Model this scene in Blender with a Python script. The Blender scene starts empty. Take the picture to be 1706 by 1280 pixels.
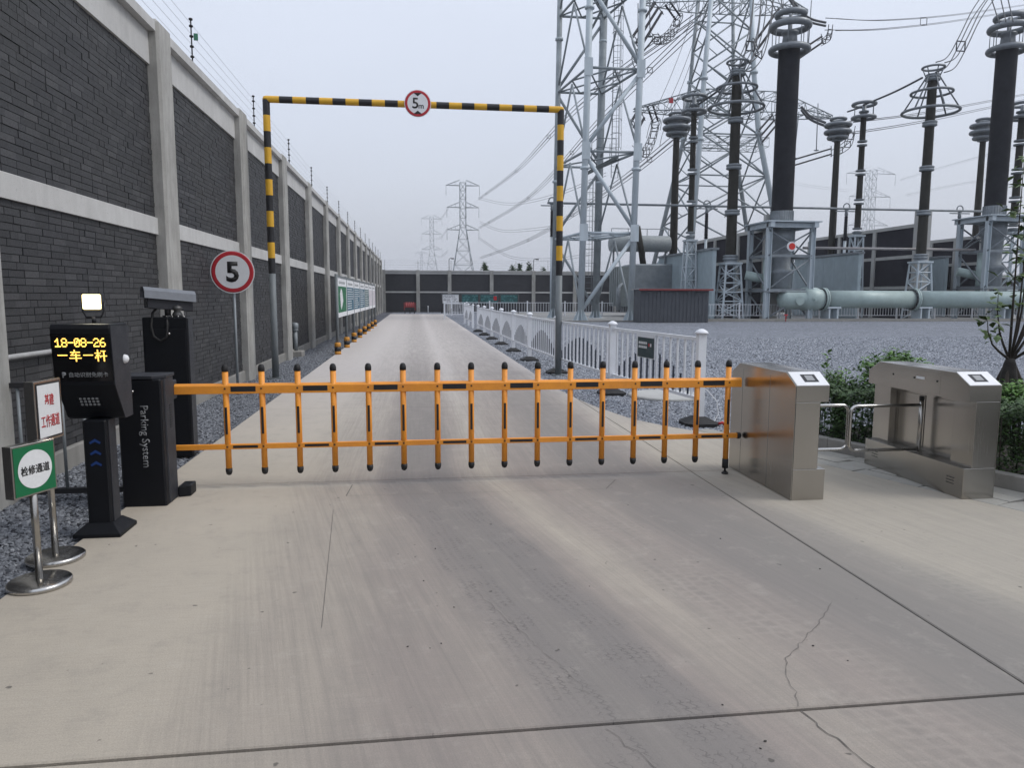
import bpy, bmesh, math, random
from mathutils import Vector, Matrix
import numpy as np
random.seed(7)
S = bpy.context.scene
COL = S.collection
# ---------------------------------------------------------------- camera
FPX, CAMH = 1230.0, 1.6
def _ray(px, py): return Vector(((px-853)/FPX, -(py-640)/FPX, -1.0))
_d = _ray(692, 493).normalized()
_h = _ray(1692, 496)
_n = _h.cross(_d).normalized()
if _n.y < 0: _n = -_n
_x = _d.cross(_n)
RM = Matrix((_x, _d, _n))
cam = bpy.data.objects.new('camera', bpy.data.cameras.new('camera'))
COL.objects.link(cam)
cam.data.sensor_width = 36; cam.data.lens = FPX/1706*36
cam.data.clip_start = 0.05; cam.data.clip_end = 6000
cam.matrix_world = Matrix.Translation((0, 0, CAMH)) @ RM.to_4x4()
S.camera = cam
def P(px, py, y):            # the point at distance y along the road
    v = RM @ _ray(px, py); t = y/v.y
    return Vector((v.x*t, y, v.z*t+CAMH))
# ---------------------------------------------------------------- sky, sun, exposure
W = bpy.data.worlds.new('World'); S.world = W; W.use_nodes = True
wt = W.node_tree; wn = wt.nodes; wl = wt.links
bg = wn['Background']
sky = wn.new('ShaderNodeTexSky'); sky.sky_type = 'NISHITA'; sky.sun_disc = False
SUN_EL, SUN_AZ = math.radians(50), math.radians(105)
sky.sun_elevation = SUN_EL; sky.sun_rotation = SUN_AZ; sky.air_density = 1.5; sky.dust_density = 4
tc = wn.new('ShaderNodeTexCoord'); sp = wn.new('ShaderNodeSeparateXYZ')
rp = wn.new('ShaderNodeValToRGB')
e = rp.color_ramp.elements
e[0].position = 0.0; e[0].color = (4.1, 4.3, 4.85, 1)
e[1].position = 0.75; e[1].color = (7.1, 7.6, 8.65, 1)
k = e.new(0.22); k.color = (5.0, 5.35, 6.2, 1)
nz = wn.new('ShaderNodeTexNoise'); nz.inputs['Scale'].default_value = 1.6; nz.inputs['Detail'].default_value = 3
mp = wn.new('ShaderNodeMapping'); mp.inputs['Scale'].default_value = (1, 1, 3)
mx = wn.new('ShaderNodeMix'); mx.data_type = 'RGBA'; mx.inputs[0].default_value = 0.88
cl = wn.new('ShaderNodeMix'); cl.data_type = 'RGBA'; cl.blend_type = 'MULTIPLY'; cl.inputs[0].default_value = 1
cr = wn.new('ShaderNodeMapRange'); cr.inputs[3].default_value = 0.93; cr.inputs[4].default_value = 1.06
wl.new(tc.outputs['Generated'], sp.inputs[0]); wl.new(sp.outputs[2], rp.inputs[0])
wl.new(tc.outputs['Generated'], mp.inputs[0]); wl.new(mp.outputs[0], nz.inputs['Vector']); wl.new(nz.outputs['Fac'], cr.inputs[0])
wl.new(rp.outputs[0], cl.inputs[6]); wl.new(cr.outputs[0], cl.inputs[7])
wl.new(sky.outputs[0], mx.inputs[6]); wl.new(cl.outputs[2], mx.inputs[7])
wl.new(mx.outputs[2], bg.inputs[0]); bg.inputs[1].default_value = 0.1
sun = bpy.data.objects.new('sun', bpy.data.lights.new('sun', 'SUN')); COL.objects.link(sun)
sun.data.energy = 1.0; sun.data.angle = math.radians(20); sun.data.color = (1, .97, .92)
sd = Vector((math.sin(SUN_AZ)*math.cos(SUN_EL), math.cos(SUN_AZ)*math.cos(SUN_EL), math.sin(SUN_EL)))
sun.rotation_euler = sd.to_track_quat('Z', 'Y').to_euler()
S.view_settings.view_transform = 'Standard'; S.view_settings.look = 'None'
S.view_settings.gamma = 1; S.view_settings.use_curve_mapping = False
S.view_settings.exposure = 0.58
S.cycles.volume_bounces = 0
S.cycles.max_bounces = 8
# ---------------------------------------------------------------- helpers
def srgb(r, g, b):
    f = lambda c: (c/255/12.92 if c <= 10 else ((c/255+.055)/1.055)**2.4)
    return (f(r), f(g), f(b))
class Mat:
    def __init__(s, name):
        s.m = bpy.data.materials.new(name); s.m.use_nodes = True
        s.t = s.m.node_tree; s.b = s.t.nodes['Principled BSDF']
        s.pos = s.t.nodes.new('ShaderNodeNewGeometry').outputs['Position']
    def new(s, k): return s.t.nodes.new(k)
    def link(s, a, b): s.t.links.new(a, b)
    def put(s, sock, v):
        if hasattr(v, 'is_output') or isinstance(v, bpy.types.NodeSocket): s.link(v, sock)
        else: sock.default_value = v
    def math(s, op, a, b=0.0, c=0.0, clamp=False):
        n = s.new('ShaderNodeMath'); n.operation = op; n.use_clamp = clamp
        s.put(n.inputs[0], a); s.put(n.inputs[1], b)
        if op in ('MULTIPLY_ADD', 'COMPARE'): s.put(n.inputs[2], c)
        return n.outputs[0]
    def noise(s, scale, detail=4, rough=.55, vec=None, stretch=None, dist=0):
        n = s.new('ShaderNodeTexNoise'); n.inputs['Scale'].default_value = scale
        n.inputs['Detail'].default_value = detail; n.inputs['Roughness'].default_value = rough
        n.inputs['Distortion'].default_value = dist
        v = vec or s.pos
        if stretch:
            q = s.new('ShaderNodeMapping'); q.inputs['Scale'].default_value = stretch; s.link(v, q.inputs[0]); v = q.outputs[0]
        s.link(v, n.inputs['Vector']); return n.outputs['Fac']
    def rng(s, v, a, b, c=0.0, d=1.0, smooth=False):
        n = s.new('ShaderNodeMapRange'); n.clamp = True
        if smooth: n.interpolation_type = 'SMOOTHSTEP'
        s.put(n.inputs[0], v)
        for i, q in enumerate((a, b, c, d)): n.inputs[i+1].default_value = q
        return n.outputs[0]
    def mix(s, f, a, b, mode='MIX'):
        n = s.new('ShaderNodeMix'); n.data_type = 'RGBA'; n.blend_type = mode
        s.put(n.inputs[0], f)
        for i, q in ((6, a), (7, b)):
            if isinstance(q, tuple): n.inputs[i].default_value = (*q[:3], 1)
            else: s.put(n.inputs[i], q)
        return n.outputs[2]
    def xyz(s, v=None):
        n = s.new('ShaderNodeSeparateXYZ'); s.link(v or s.pos, n.inputs[0]); return n.outputs
    def comb(s, x, y, z=0.0):
        n = s.new('ShaderNodeCombineXYZ'); s.put(n.inputs[0], x); s.put(n.inputs[1], y); s.put(n.inputs[2], z); return n.outputs[0]
    def bump(s, h, strength=.3, dist=.01):
        n = s.new('ShaderNodeBump'); n.inputs['Strength'].default_value = strength; n.inputs['Distance'].default_value = dist
        s.link(h, n.inputs['Height']); s.link(n.outputs[0], s.b.inputs['Normal'])
    def col(s, c):
        if isinstance(c, tuple): s.b.inputs['Base Color'].default_value = (*c[:3], 1)
        else: s.link(c, s.b.inputs['Base Color'])
    def set(s, rough=.6, metal=0.0, spec=.5):
        s.put(s.b.inputs['Roughness'], rough); s.put(s.b.inputs['Metallic'], metal); s.b.inputs['Specular IOR Level'].default_value = spec
def simple(name, c, rough=.55, metal=0.0, var=.25, scale=6, bump=.15, bscale=60, c2=None, spec=.5, stretch=None):
    """a colour with uneven wear: broad mottling, fine grain and a little relief"""
    M = Mat(name)
    c2 = c2 or tuple(q*(1-var) for q in c)
    f = M.rng(M.noise(scale, 6, .65, stretch=stretch), .32, .68)
    g = M.rng(M.noise(bscale, 3), .3, .7)
    cc = M.mix(f, c, c2)
    cc = M.mix(M.math('MULTIPLY', g, .25), cc, tuple(q*.7 for q in c))
    M.col(cc); M.set(M.rng(f, 0, 1, rough, min(1, rough+.15)), metal, spec)
    if bump: M.bump(g, bump, .004)
    return M.m
class MB:
    """collects boxes, tubes, rings and sheets, then links them as one mesh object"""
    def __init__(s): s.v = []; s.f = []; s.mi = []; s.sm = []; s.cur = 0
    def add(s, vs, fs, smooth=False, mi=None):
        o = len(s.v); s.v += [tuple(v) for v in vs]
        for f in fs: s.f.append(tuple(i+o for i in f)); s.mi.append(s.cur if mi is None else mi); s.sm.append(smooth)
    def box(s, a, b, M=None):
        x0, y0, z0 = a; x1, y1, z1 = b
        vs = [Vector(p) for p in ((x0,y0,z0),(x1,y0,z0),(x1,y1,z0),(x0,y1,z0),(x0,y0,z1),(x1,y0,z1),(x1,y1,z1),(x0,y1,z1))]
        if M: vs = [M @ v for v in vs]
        s.add(vs, [(0,3,2,1),(4,5,6,7),(0,1,5,4),(1,2,6,5),(2,3,7,6),(3,0,4,7)]); return s
    def bbox(s, a, b, r=.01, M=None):   # box with chamfered vertical and top edges
        x0, y0, z0 = a; x1, y1, z1 = b
        ring = lambda q, z: [(x0+q,y0),(x1-q,y0),(x1,y0+q),(x1,y1-q),(x1-q,y1),(x0+q,y1),(x0,y1-q),(x0,y0+q)]
        vs = []
        for q, z, i in ((r, z0, 0), (r, z1-r, 0), (r, z1, r)):
            for (x, y) in [(x0+r,y0+i),(x1-r,y0+i),(x1-i,y0+r),(x1-i,y1-r),(x1-r,y1-i),(x0+r,y1-i),(x0+i,y1-r),(x0+i,y0+r)]:
                vs.append(Vector((x, y, z)))
        if M: vs = [M @ v for v in vs]
        fs = [tuple(range(7, -1, -1)), tuple(range(16, 24))]
        for k in (0, 8):
            for i in range(8): j = (i+1) % 8; fs.append((k+i, k+j, k+8+j, k+8+i))
        s.add(vs, fs); return s
    def tube(s, p, q, r, n=8, r2=None, cap=True, smooth=True):
        p, q = Vector(p), Vector(q); d = q-p
        if d.length < 1e-6: return s
        d.normalize(); a = d.orthogonal().normalized(); b = d.cross(a)
        r2 = r if r2 is None else r2
        vs = [p+(a*math.cos(t)+b*math.sin(t))*r for t in [2*math.pi*i/n for i in range(n)]]
        vs += [q+(a*math.cos(t)+b*math.sin(t))*r2 for t in [2*math.pi*i/n for i in range(n)]]
        s.add(vs, [(i, (i+1) % n, n+(i+1) % n, n+i) for i in range(n)], smooth)
        if cap: s.add([], [])
        if cap:
            o = len(s.v)-2*n
            s.f.append(tuple(o+i for i in range(n-1, -1, -1))); s.f.append(tuple(o+n+i for i in range(n)))
            s.mi += [s.cur]*2; s.sm += [False]*2
        return s
    def path(s, pts, r, n=6, closed=False):
        pts = [Vector(p) for p in pts]; m = len(pts); vs = []; prev = None
        for i, p in enumerate(pts):
            if closed: d = pts[(i+1) % m]-pts[i-1]
            else: d = pts[min(i+1, m-1)]-pts[max(i-1, 0)]
            d.normalize()
            a = d.orthogonal().normalized() if prev is None else (prev-d*prev.dot(d)).normalized()
            prev = a; b = d.cross(a); rr = r[i] if isinstance(r, (list, tuple)) else r
            vs += [p+(a*math.cos(2*math.pi*k/n)+b*math.sin(2*math.pi*k/n))*rr for k in range(n)]
        fs = []
        for i in range(m if closed else m-1):
            j = (i+1) % m
            for k in range(n): l = (k+1) % n; fs.append((i*n+k, i*n+l, j*n+l, j*n+k))
        s.add(vs, fs, True)
        if not closed:
            o = len(s.v)-m*n
            s.f.append(tuple(o+i for i in range(n-1, -1, -1))); s.f.append(tuple(o+(m-1)*n+i for i in range(n)))
            s.mi += [s.cur]*2; s.sm += [False]*2
        return s
    def lathe(s, c, prof, n=20, axis='Z', smooth=True):   # prof: (radius, height) pairs
        c = Vector(c); vs = []
        for r, h in prof:
            for i in range(n):
                t = 2*math.pi*i/n; x, y = r*math.cos(t), r*math.sin(t)
                vs.append(c+{'Z': Vector((x, y, h)), 'Y': Vector((x, h, y)), 'X': Vector((h, x, y))}[axis])
        fs = []
        m = len(prof)
        for k in range(m-1):
            for i in range(n): j = (i+1) % n; fs.append((k*n+i, k*n+j, (k+1)*n+j, (k+1)*n+i))
        s.add(vs, fs, smooth)
        o = len(s.v)-m*n
        s.f.append(tuple(o+i for i in range(n-1, -1, -1))); s.f.append(tuple(o+(m-1)*n+i for i in range(n)))
        s.mi += [s.cur]*2; s.sm += [False]*2
        return s
    def torus(s, c, R, r, n=28, k=8, axis='Z'):
        pts = []
        for i in range(n):
            t = 2*math.pi*i/n; x, y = R*math.cos(t), R*math.sin(t)
            pts.append(Vector(c)+{'Z': Vector((x, y, 0)), 'Y': Vector((x, 0, y)), 'X': Vector((0, x, y))}[axis])
        return s.path(pts, r, k, True)
    def prism(s, poly, h0, h1, axis='Z'):   # a polygon pushed through along an axis
        f = {'Z': lambda u, v, h: (u, v, h), 'X': lambda u, v, h: (h, u, v), 'Y': lambda u, v, h: (u, h, v)}[axis]
        n = len(poly); vs = [f(u, v, h0) for u, v in poly]+[f(u, v, h1) for u, v in poly]
        s.add(vs, [tuple(range(n-1, -1, -1)), tuple(range(n, 2*n))]+[(i, (i+1) % n, n+(i+1) % n, n+i) for i in range(n)]); return s
    def quad(s, a, b, c, d): s.add([a, b, c, d], [(0, 1, 2, 3)]); return s
    def mesh(s, name, mats):
        me = bpy.data.meshes.new(name); me.from_pydata(s.v, [], s.f)
        for m in (mats if isinstance(mats, (list, tuple)) else [mats]): me.materials.append(m)
        me.polygons.foreach_set('material_index', s.mi); me.polygons.foreach_set('use_smooth', s.sm)
        me.update()
        bm = bmesh.new(); bm.from_mesh(me); bmesh.ops.recalc_face_normals(bm, faces=bm.faces); bm.to_mesh(me); bm.free()
        return me
    def build(s, name, mats, parent=None, bevel=0, seg=2, flat=False):
        o = bpy.data.objects.new(name, s.mesh(name, mats)); COL.objects.link(o)
        if parent is not None: hang(o, parent)
        if bevel:
            b = o.modifiers.new('bevel', 'BEVEL'); b.width = bevel; b.segments = seg; b.limit_method = 'ANGLE'; b.angle_limit = .6
            b.harden_normals = False
        return o
def hang(o, parent):
    o.parent = parent
    if o.type != 'EMPTY' or True:
        o.matrix_parent_inverse = world_of(parent).inverted()
def world_of(o):
    m = o.matrix_basis.copy()
    while o.parent:
        m = o.parent.matrix_basis @ o.matrix_parent_inverse @ m; o = o.parent
    return m
def tag(o, label=None, cat=None, group=None, kind=None):
    if label: o['label'] = label
    if cat: o['category'] = cat
    if group: o['group'] = group
    if kind: o['kind'] = kind
    return o
def thing(name, loc, label, cat, group=None, rz=0):
    o = bpy.data.objects.new(name, None); COL.objects.link(o); o.location = loc; o.rotation_euler = (0, 0, rz)
    o.empty_display_size = .1
    return tag(o, label, cat, group)
def copy_tree(o, parent=None):
    c = o.copy(); COL.objects.link(c)
    if parent is not None: c.parent = parent
    for ch in list(o.children): copy_tree(ch, c)
    return c
def inst(src, name, loc, parent=None, M=None):   # another object on the same mesh
    o = bpy.data.objects.new(name, src.data); COL.objects.link(o)
    o.matrix_basis = Matrix.Translation(loc) @ (M or Matrix())
    if parent is not None: hang(o, parent)
    return o
def text(name, body, mat, origin, u, v, width=None, height=None, parent=None, bold=0.0, thick=.001, center=True):
    """flat lettering laid out along u (right) and v (up) from origin, scaled to a width and/or height"""
    cu = bpy.data.curves.new('lettering', 'FONT'); cu.body = body; cu.size = 1; cu.offset = bold; cu.resolution_u = 3
    cu.align_x = 'LEFT'
    tmp = bpy.data.objects.new('tmp', cu); COL.objects.link(tmp)
    dg = bpy.context.evaluated_depsgraph_get()
    me = bpy.data.meshes.new_from_object(tmp.evaluated_get(dg)); bpy.data.objects.remove(tmp); bpy.data.curves.remove(cu)
    n = len(me.vertices); a = np.empty(n*3); me.vertices.foreach_get('co', a); a = a.reshape(-1, 3)
    lo, hi = a.min(0), a.max(0); sz = hi-lo
    sx = sy = None
    if width: sx = width/sz[0]
    if height: sy = height/sz[1]
    sx = sx or sy; sy = sy or sx
    u, v, og = Vector(u).normalized(), Vector(v).normalized(), Vector(origin)
    off = (lo+hi)/2 if center else lo
    w = u.cross(v)
    bm = bmesh.new(); bm.from_mesh(me)
    ext = bmesh.ops.extrude_face_region(bm, geom=bm.faces[:])
    for q in [g for g in ext['geom'] if isinstance(g, bmesh.types.BMVert)]: q.co.z += 1
    for q in bm.verts:
        x, y, z = q.co; q.co = og+u*((x-off[0])*sx)+v*((y-off[1])*sy)+w*(thick*z)
    bmesh.ops.recalc_face_normals(bm, faces=bm.faces)
    bm.to_mesh(me); bm.free()
    me.materials.clear(); me.materials.append(mat)
    o = bpy.data.objects.new(name, me); COL.objects.link(o)
    if parent is not None: hang(o, parent)
    return o
# ---------------------------------------------------------------- materials
def concrete(name, c, c2, streak=.5, bumpd=.003):
    M = Mat(name)
    a = M.rng(M.noise(1.3, 7, .65), .3, .7); b = M.rng(M.noise(7, 6, .7, stretch=(1, 1, .18)), .35, .75)
    g = M.noise(90, 3)
    pores = M.rng(M.noise(38, 2), .66, .74)
    cc = M.mix(a, c, c2); cc = M.mix(M.math('MULTIPLY', b, streak), cc, tuple(q*.45 for q in c2))
    cc = M.mix(M.math('MULTIPLY', g, .3), cc, tuple(q*.6 for q in c)); cc = M.mix(M.math('MULTIPLY', pores, .5), cc, tuple(q*.4 for q in c))
    M.col(cc); M.set(.85, 0, .3)
    M.bump(M.math('SUBTRACT', g, M.math('MULTIPLY', pores, .8)), .5, bumpd)
    return M.m
C_COL = concrete('wall_concrete', (.48, .475, .455), (.29, .285, .265), .6)
C_BEAM = concrete('beam_concrete', (.58, .58, .57), (.45, .447, .44), .25)
C_KERB = concrete('kerb_concrete', (.33, .32, .30), (.22, .215, .2), .35)
C_WHITE = concrete('pale_concrete', (.50, .50, .48), (.38, .38, .37), .2)
# brick: dark glazed grey brick, each brick its own tone
def brickmat(name, k=1.0):
    M = Mat(name)
    gi = M.new('ShaderNodeNewGeometry').outputs['Random Per Island']
    oi = M.new('ShaderNodeObjectInfo').outputs['Random']
    r = M.math('FRACT', M.math('ADD', gi, oi))
    big = M.rng(M.noise(.6, 3), .3, .7)
    c = M.mix(r, tuple(q*k for q in (.031, .032, .036)), tuple(q*k for q in (.050, .051, .056)))
    c = M.mix(M.math('MULTIPLY', M.rng(r, .82, .95), .5), c, tuple(q*k for q in (.085, .085, .09)))
    c = M.mix(M.math('MULTIPLY', big, .35), c, tuple(q*k for q in (.050, .048, .043)))
    g = M.noise(70, 4)
    c = M.mix(M.math('MULTIPLY', g, .35), c, tuple(q*k for q in (.02, .02, .022)))
    M.col(c); M.set(M.rng(g, .3, .7, .5, .75), 0, .4); M.bump(g, .5, .003)
    return M.m
BRICK = brickmat('dark_grey_brick', .98)
MORTAR = simple('dark_mortar', (.024, .024, .026), .9, var=.3)
def farbrick(name, sx=0):
    M = Mat(name); x, y, z = M.xyz()
    u = M.math('ADD', x, y)
    t = M.new('ShaderNodeTexBrick'); M.link(M.comb(u, z), t.inputs['Vector'])
    t.inputs['Scale'].default_value = 1; t.inputs['Brick Width'].default_value = .25; t.inputs['Row Height'].default_value = .063
    t.inputs['Mortar Size'].default_value = .006
    t.inputs['Color1'].default_value = (.020, .021, .027, 1); t.inputs['Color2'].default_value = (.032, .033, .040, 1); t.inputs['Mortar'].default_value = (.016, .016, .018, 1)
    c = M.mix(M.math('MULTIPLY', M.noise(.5, 5), .5), t.outputs[0], (.030, .030, .036))
    M.col(c); M.set(.7); M.bump(t.outputs['Fac'], -.3, .006); return M.m
FARBRICK = farbrick('distant_dark_brick')
FIREWALL = simple('dark_fire_wall', (.022, .021, .030), .75, var=.25, scale=.8, spec=.2)
# road concrete with dusty wheel tracks
def roadmat():
    M = Mat('road_concrete'); x, y, z = M.xyz()
    bend = M.math('MAXIMUM', M.math('SUBTRACT', 6.4, y), 0.0)
    n0 = M.noise(1.1, 4)
    s = M.math('SUBTRACT', x, M.math('MULTIPLY', bend, .22))
    sc0 = s
    s = M.math('ADD', s, M.math('MULTIPLY', M.math('SUBTRACT', n0, .5), .22))
    xe = M.math('ADD', x, M.math('MULTIPLY', M.math('SUBTRACT', n0, .5), .25))
    left = M.math('ADD', M.math('MULTIPLY', M.rng(xe, -1.15, -.6, smooth=True), .45), M.math('MULTIPLY', M.rng(xe, -.55, -.1, smooth=True), .55))
    ridge = M.math('MULTIPLY', M.rng(s, .35, .62, smooth=True), M.rng(s, .95, .62, smooth=True))
    ridge = M.math('MULTIPLY', ridge, M.rng(y, 2.2, 4.6, .35, 1))
    right = M.rng(s, 2.55, 2.1, smooth=True)
    mask = M.math('MULTIPLY', M.math('MULTIPLY', left, right), M.math('SUBTRACT', 1.0, M.math('MULTIPLY', ridge, .75)))
    t1 = M.math('MULTIPLY', M.rng(s, -.45, -.05, smooth=True), M.rng(s, .42, .2, smooth=True))
    t2 = M.math('MULTIPLY', M.rng(s, 1.05, 1.5, smooth=True), M.rng(s, 2.3, 1.9, smooth=True))
    tr = M.math('MAXIMUM', t1, t2)
    fade = M.rng(y, 22, 6.5, .22, 1)
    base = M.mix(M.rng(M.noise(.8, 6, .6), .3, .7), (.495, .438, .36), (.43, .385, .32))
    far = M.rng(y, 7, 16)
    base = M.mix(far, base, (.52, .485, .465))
    pink = M.mix(M.rng(M.noise(1.7, 5, .6, stretch=(1, .35, 1)), .35, .65), (.31, .268, .24), (.285, .24, .222))
    c = M.mix(M.math('MULTIPLY', M.math('MULTIPLY', mask, fade), .82), base, pink)
    c = M.mix(M.math('MULTIPLY', M.math('MULTIPLY', tr, fade), .62), c, (.185, .175, .17))
    # third set of marks, along the apron edge
    t3 = M.math('MULTIPLY', M.rng(M.math('ABSOLUTE', M.math('SUBTRACT', s, 2.3)), .28, .05, smooth=True), M.rng(y, 7.0, 4.8, smooth=True))
    c = M.mix(M.math('MULTIPLY', t3, .4), c, (.21, .2, .19))
    # streaks dragged along the lane, broom marks across it
    st = M.rng(M.noise(5, 5, .7, vec=M.comb(M.math('MULTIPLY', sc0, 2.2), M.math('MULTIPLY', y, .18), 0.0)), .35, .72)
    c = M.mix(M.math('MULTIPLY', M.math('MULTIPLY', st, M.rng(mask, 0, 1, .15, 1)), .38), c, (.17, .162, .155))
    st2 = M.rng(M.noise(6, 6, .8, vec=M.comb(M.math('MULTIPLY', sc0, 7.0), M.math('MULTIPLY', y, .12), 3.0)), .42, .66)
    c = M.mix(M.math('MULTIPLY', M.math('MULTIPLY', st2, M.math('MULTIPLY', M.rng(xe, -1.25, -.8, smooth=True), M.rng(y, 30, 9, .3, 1))), .30), c, (.15, .14, .132))
    mot = M.noise(4.5, 8, .78)
    c = M.mix(M.rng(mot, .52, .70, 0, .28), c, (.21, .20, .185)); c = M.mix(M.rng(mot, .46, .32, 0, .22), c, (.52, .48, .42))
    br = M.noise(9, 4, .6, vec=M.comb(M.math('MULTIPLY', x, .6), M.math('MULTIPLY', y, 9.0), 0.0))
    c = M.mix(M.math('MULTIPLY', M.rng(br, .45, .75), .16), c, (.2, .19, .17))
    # tread print: cells pressed in dust
    v = M.new('ShaderNodeTexVoronoi'); v.feature = 'DISTANCE_TO_EDGE'; v.inputs['Scale'].default_value = 1; v.inputs['Randomness'].default_value = .4
    M.link(M.comb(M.math('MULTIPLY', s, 13.0), M.math('MULTIPLY', y, 15.0)), v.inputs['Vector'])
    edge = M.rng(v.outputs['Distance'], .20, .05); cell = M.rng(v.outputs['Distance'], .15, .4)
    near = M.math('MULTIPLY', M.rng(y, 6.4, 4.4, smooth=True), M.rng(M.noise(1.9, 4, .7), .40, .62))
    b1 = M.rng(M.math('ABSOLUTE', M.math('SUBTRACT', s, 1.0)), .36, .1); b3 = M.rng(M.math('ABSOLUTE', M.math('SUBTRACT', s, 2.38)), .24, .06)
    bb = M.math('MULTIPLY', near, M.math('MAXIMUM', b1, b3))
    c = M.mix(M.math('MULTIPLY', M.math('MULTIPLY', edge, bb), .22), c, (.42, .38, .335))
    c = M.mix(M.math('MULTIPLY', M.math('MULTIPLY', cell, bb), .26), c, (.17, .16, .15))
    # ribbed tyre print: thin saw toothed lines running with the wheel, short ticks across them
    zig = M.math('PINGPONG', M.math('ADD', M.math('MULTIPLY', y, 1.0), M.math('MULTIPLY', M.noise(3, 2), .05)), .021)
    q = M.math('FRACT', M.math('DIVIDE', M.math('ADD', s, M.math('MULTIPLY', zig, .9)), .046))
    line = M.rng(M.math('ABSOLUTE', M.math('SUBTRACT', q, .5)), .13, .03)
    tick = M.math('MULTIPLY', M.rng(M.math('PINGPONG', y, .021), .005, .0015), M.rng(M.math('ABSOLUTE', M.math('SUBTRACT', q, .5)), .42, .30))
    b2 = M.math('MAXIMUM', M.rng(M.math('ABSOLUTE', M.math('SUBTRACT', s, .20)), .16, .10), M.rng(M.math('ABSOLUTE', M.math('SUBTRACT', s, -.22)), .15, .09))
    brk = M.math('MULTIPLY', M.rng(M.noise(6, 5, .75), .42, .60), M.rng(M.noise(1.5, 3, .6), .35, .55))
    p2 = M.math('MULTIPLY', M.math('MULTIPLY', M.math('MAXIMUM', line, tick), brk), M.math('MULTIPLY', b2, M.rng(y, 8.0, 4.6, smooth=True)))
    c = M.mix(M.math('MULTIPLY', p2, .52), c, (.09, .082, .078))
    c = M.mix(M.math('MULTIPLY', M.math('MULTIPLY', b2, M.rng(y, 12, 6)), .34), c, (.19, .175, .17))
    right_slab = M.rng(xe, 1.6, 3.0, smooth=True)
    c = M.mix(M.math('MULTIPLY', M.math('MULTIPLY', right_slab, M.rng(y, 9, 6.5)), .32), c, (.24, .235, .21))
    g = M.noise(160, 3, .7)
    nr_ = M.rng(y, 16, 4)
    c = M.mix(M.math('MULTIPLY', M.rng(g, .35, .7), M.math('MULTIPLY', nr_, .40)), c, (.17, .16, .145))
    dots = M.math('MULTIPLY', nr_, M.rng(M.noise(17, 2, .4), .74, .78))
    c = M.mix(M.math('MULTIPLY', dots, .7), c, (.07, .066, .06))
    blot = M.rng(M.noise(2.6, 6, .7), .6, .8)
    c = M.mix(M.math('MULTIPLY', blot, .25), c, (.19, .185, .175))
    M.col(c); M.set(.88, 0, .25)
    h = M.math('ADD', M.math('MULTIPLY', g, .5), M.math('SUBTRACT', M.math('MULTIPLY', br, .5), M.math('MULTIPLY', M.math('MAXIMUM', p2, dots), .9)))
    M.bump(h, .6, .004)
    return M.m
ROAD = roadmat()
SEAL = simple('joint_sealant', (.016, .016, .016), .9, var=.3)
CRACK = simple('crack_grey', (.13, .12, .11), .95)  # plain dark grey of the thin crack and saw cut ribbons
PAVE = concrete('paving_stone', (.37, .36, .33), (.27, .265, .245), .2)
EARTH = simple('bare_ground', (.17, .16, .14), .95, var=.35, scale=.6)
def gravelmat(name='crushed_stone', kk=1.0):
    M = Mat(name); oi = M.new('ShaderNodeObjectInfo').outputs['Random']
    x, y, z = M.xyz()
    c = M.mix(oi, (.165, .178, .205), (.38, .405, .45))
    c = M.mix(M.rng(oi, .90, .96), c, (.48, .50, .54)); c = M.mix(M.rng(oi, .10, .05), c, (.07, .075, .09))
    c = M.mix(M.math('MULTIPLY', M.noise(50, 3), .3), c, (.12, .12, .13))
    c = M.mix(1.0, c, (kk, kk, kk), 'MULTIPLY')
    M.col(c); M.set(.8, 0, .35); return M.m
STONE = gravelmat()
STONEL = gravelmat('darker_crushed_stone', .62)
def gravelbed(name, lo, hi, dark):
    M = Mat(name)
    v = M.new('ShaderNodeTexVoronoi'); v.inputs['Scale'].default_value = 26; M.link(M.pos, v.inputs['Vector'])
    vv = M.new('ShaderNodeTexVoronoi'); vv.feature = 'DISTANCE_TO_EDGE'; vv.inputs['Scale'].default_value = 26; M.link(M.pos, vv.inputs['Vector'])
    sp_ = M.new('ShaderNodeSeparateColor'); M.link(v.outputs['Color'], sp_.inputs[0])
    v3 = M.new('ShaderNodeTexVoronoi'); v3.inputs['Scale'].default_value = 7; M.link(M.pos, v3.inputs['Vector'])
    s3 = M.new('ShaderNodeSeparateColor'); M.link(v3.outputs['Color'], s3.inputs[0])
    c = M.mix(sp_.outputs[0], lo, hi)
    c = M.mix(M.math('MULTIPLY', M.rng(s3.outputs[0], .5, .95), .75), c, tuple(q*.8 for q in lo))
    c = M.mix(M.rng(vv.outputs['Distance'], .12, .0, 0, .75), c, dark)
    c = M.mix(M.math('MULTIPLY', M.rng(M.noise(.35, 4), .35, .65), .25), c, tuple(q*.75 for q in lo))
    c = M.mix(M.rng(M.noise(5, 6, .8), .56, .68, 0, .6), c, tuple(q*1.2 for q in hi)); c = M.mix(M.rng(M.noise(6.5, 6, .8), .55, .68, 0, .55), c, tuple(q*.7 for q in lo))
    M.col(c); M.set(.85, 0, .3); M.bump(M.math('ADD', vv.outputs['Distance'], M.math('MULTIPLY', sp_.outputs[1], .4)), 1, .03)
    return M.m
BED = gravelbed('gravel_bed', (.145, .158, .185), (.39, .415, .475), (.055, .06, .07))
BEDL = gravelbed('dark_gravel_bed', (.09, .095, .115), (.24, .25, .285), (.03, .032, .037))
FRAMEBLK = simple('charcoal_powder_coat', (.007, .008, .011), .42, var=.25, bump=.25, bscale=220, spec=.22)
FRAMEBLK2 = simple('graphite_powder_coat', (.028, .030, .037), .45, var=.2, bump=.25, bscale=220, spec=.3)
DARKSTEEL = simple('dark_painted_steel', (.022, .022, .026), .45, var=.3)
BLACKR = simple('black_rubber', (.012, .012, .013), .6, var=.3)
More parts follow.
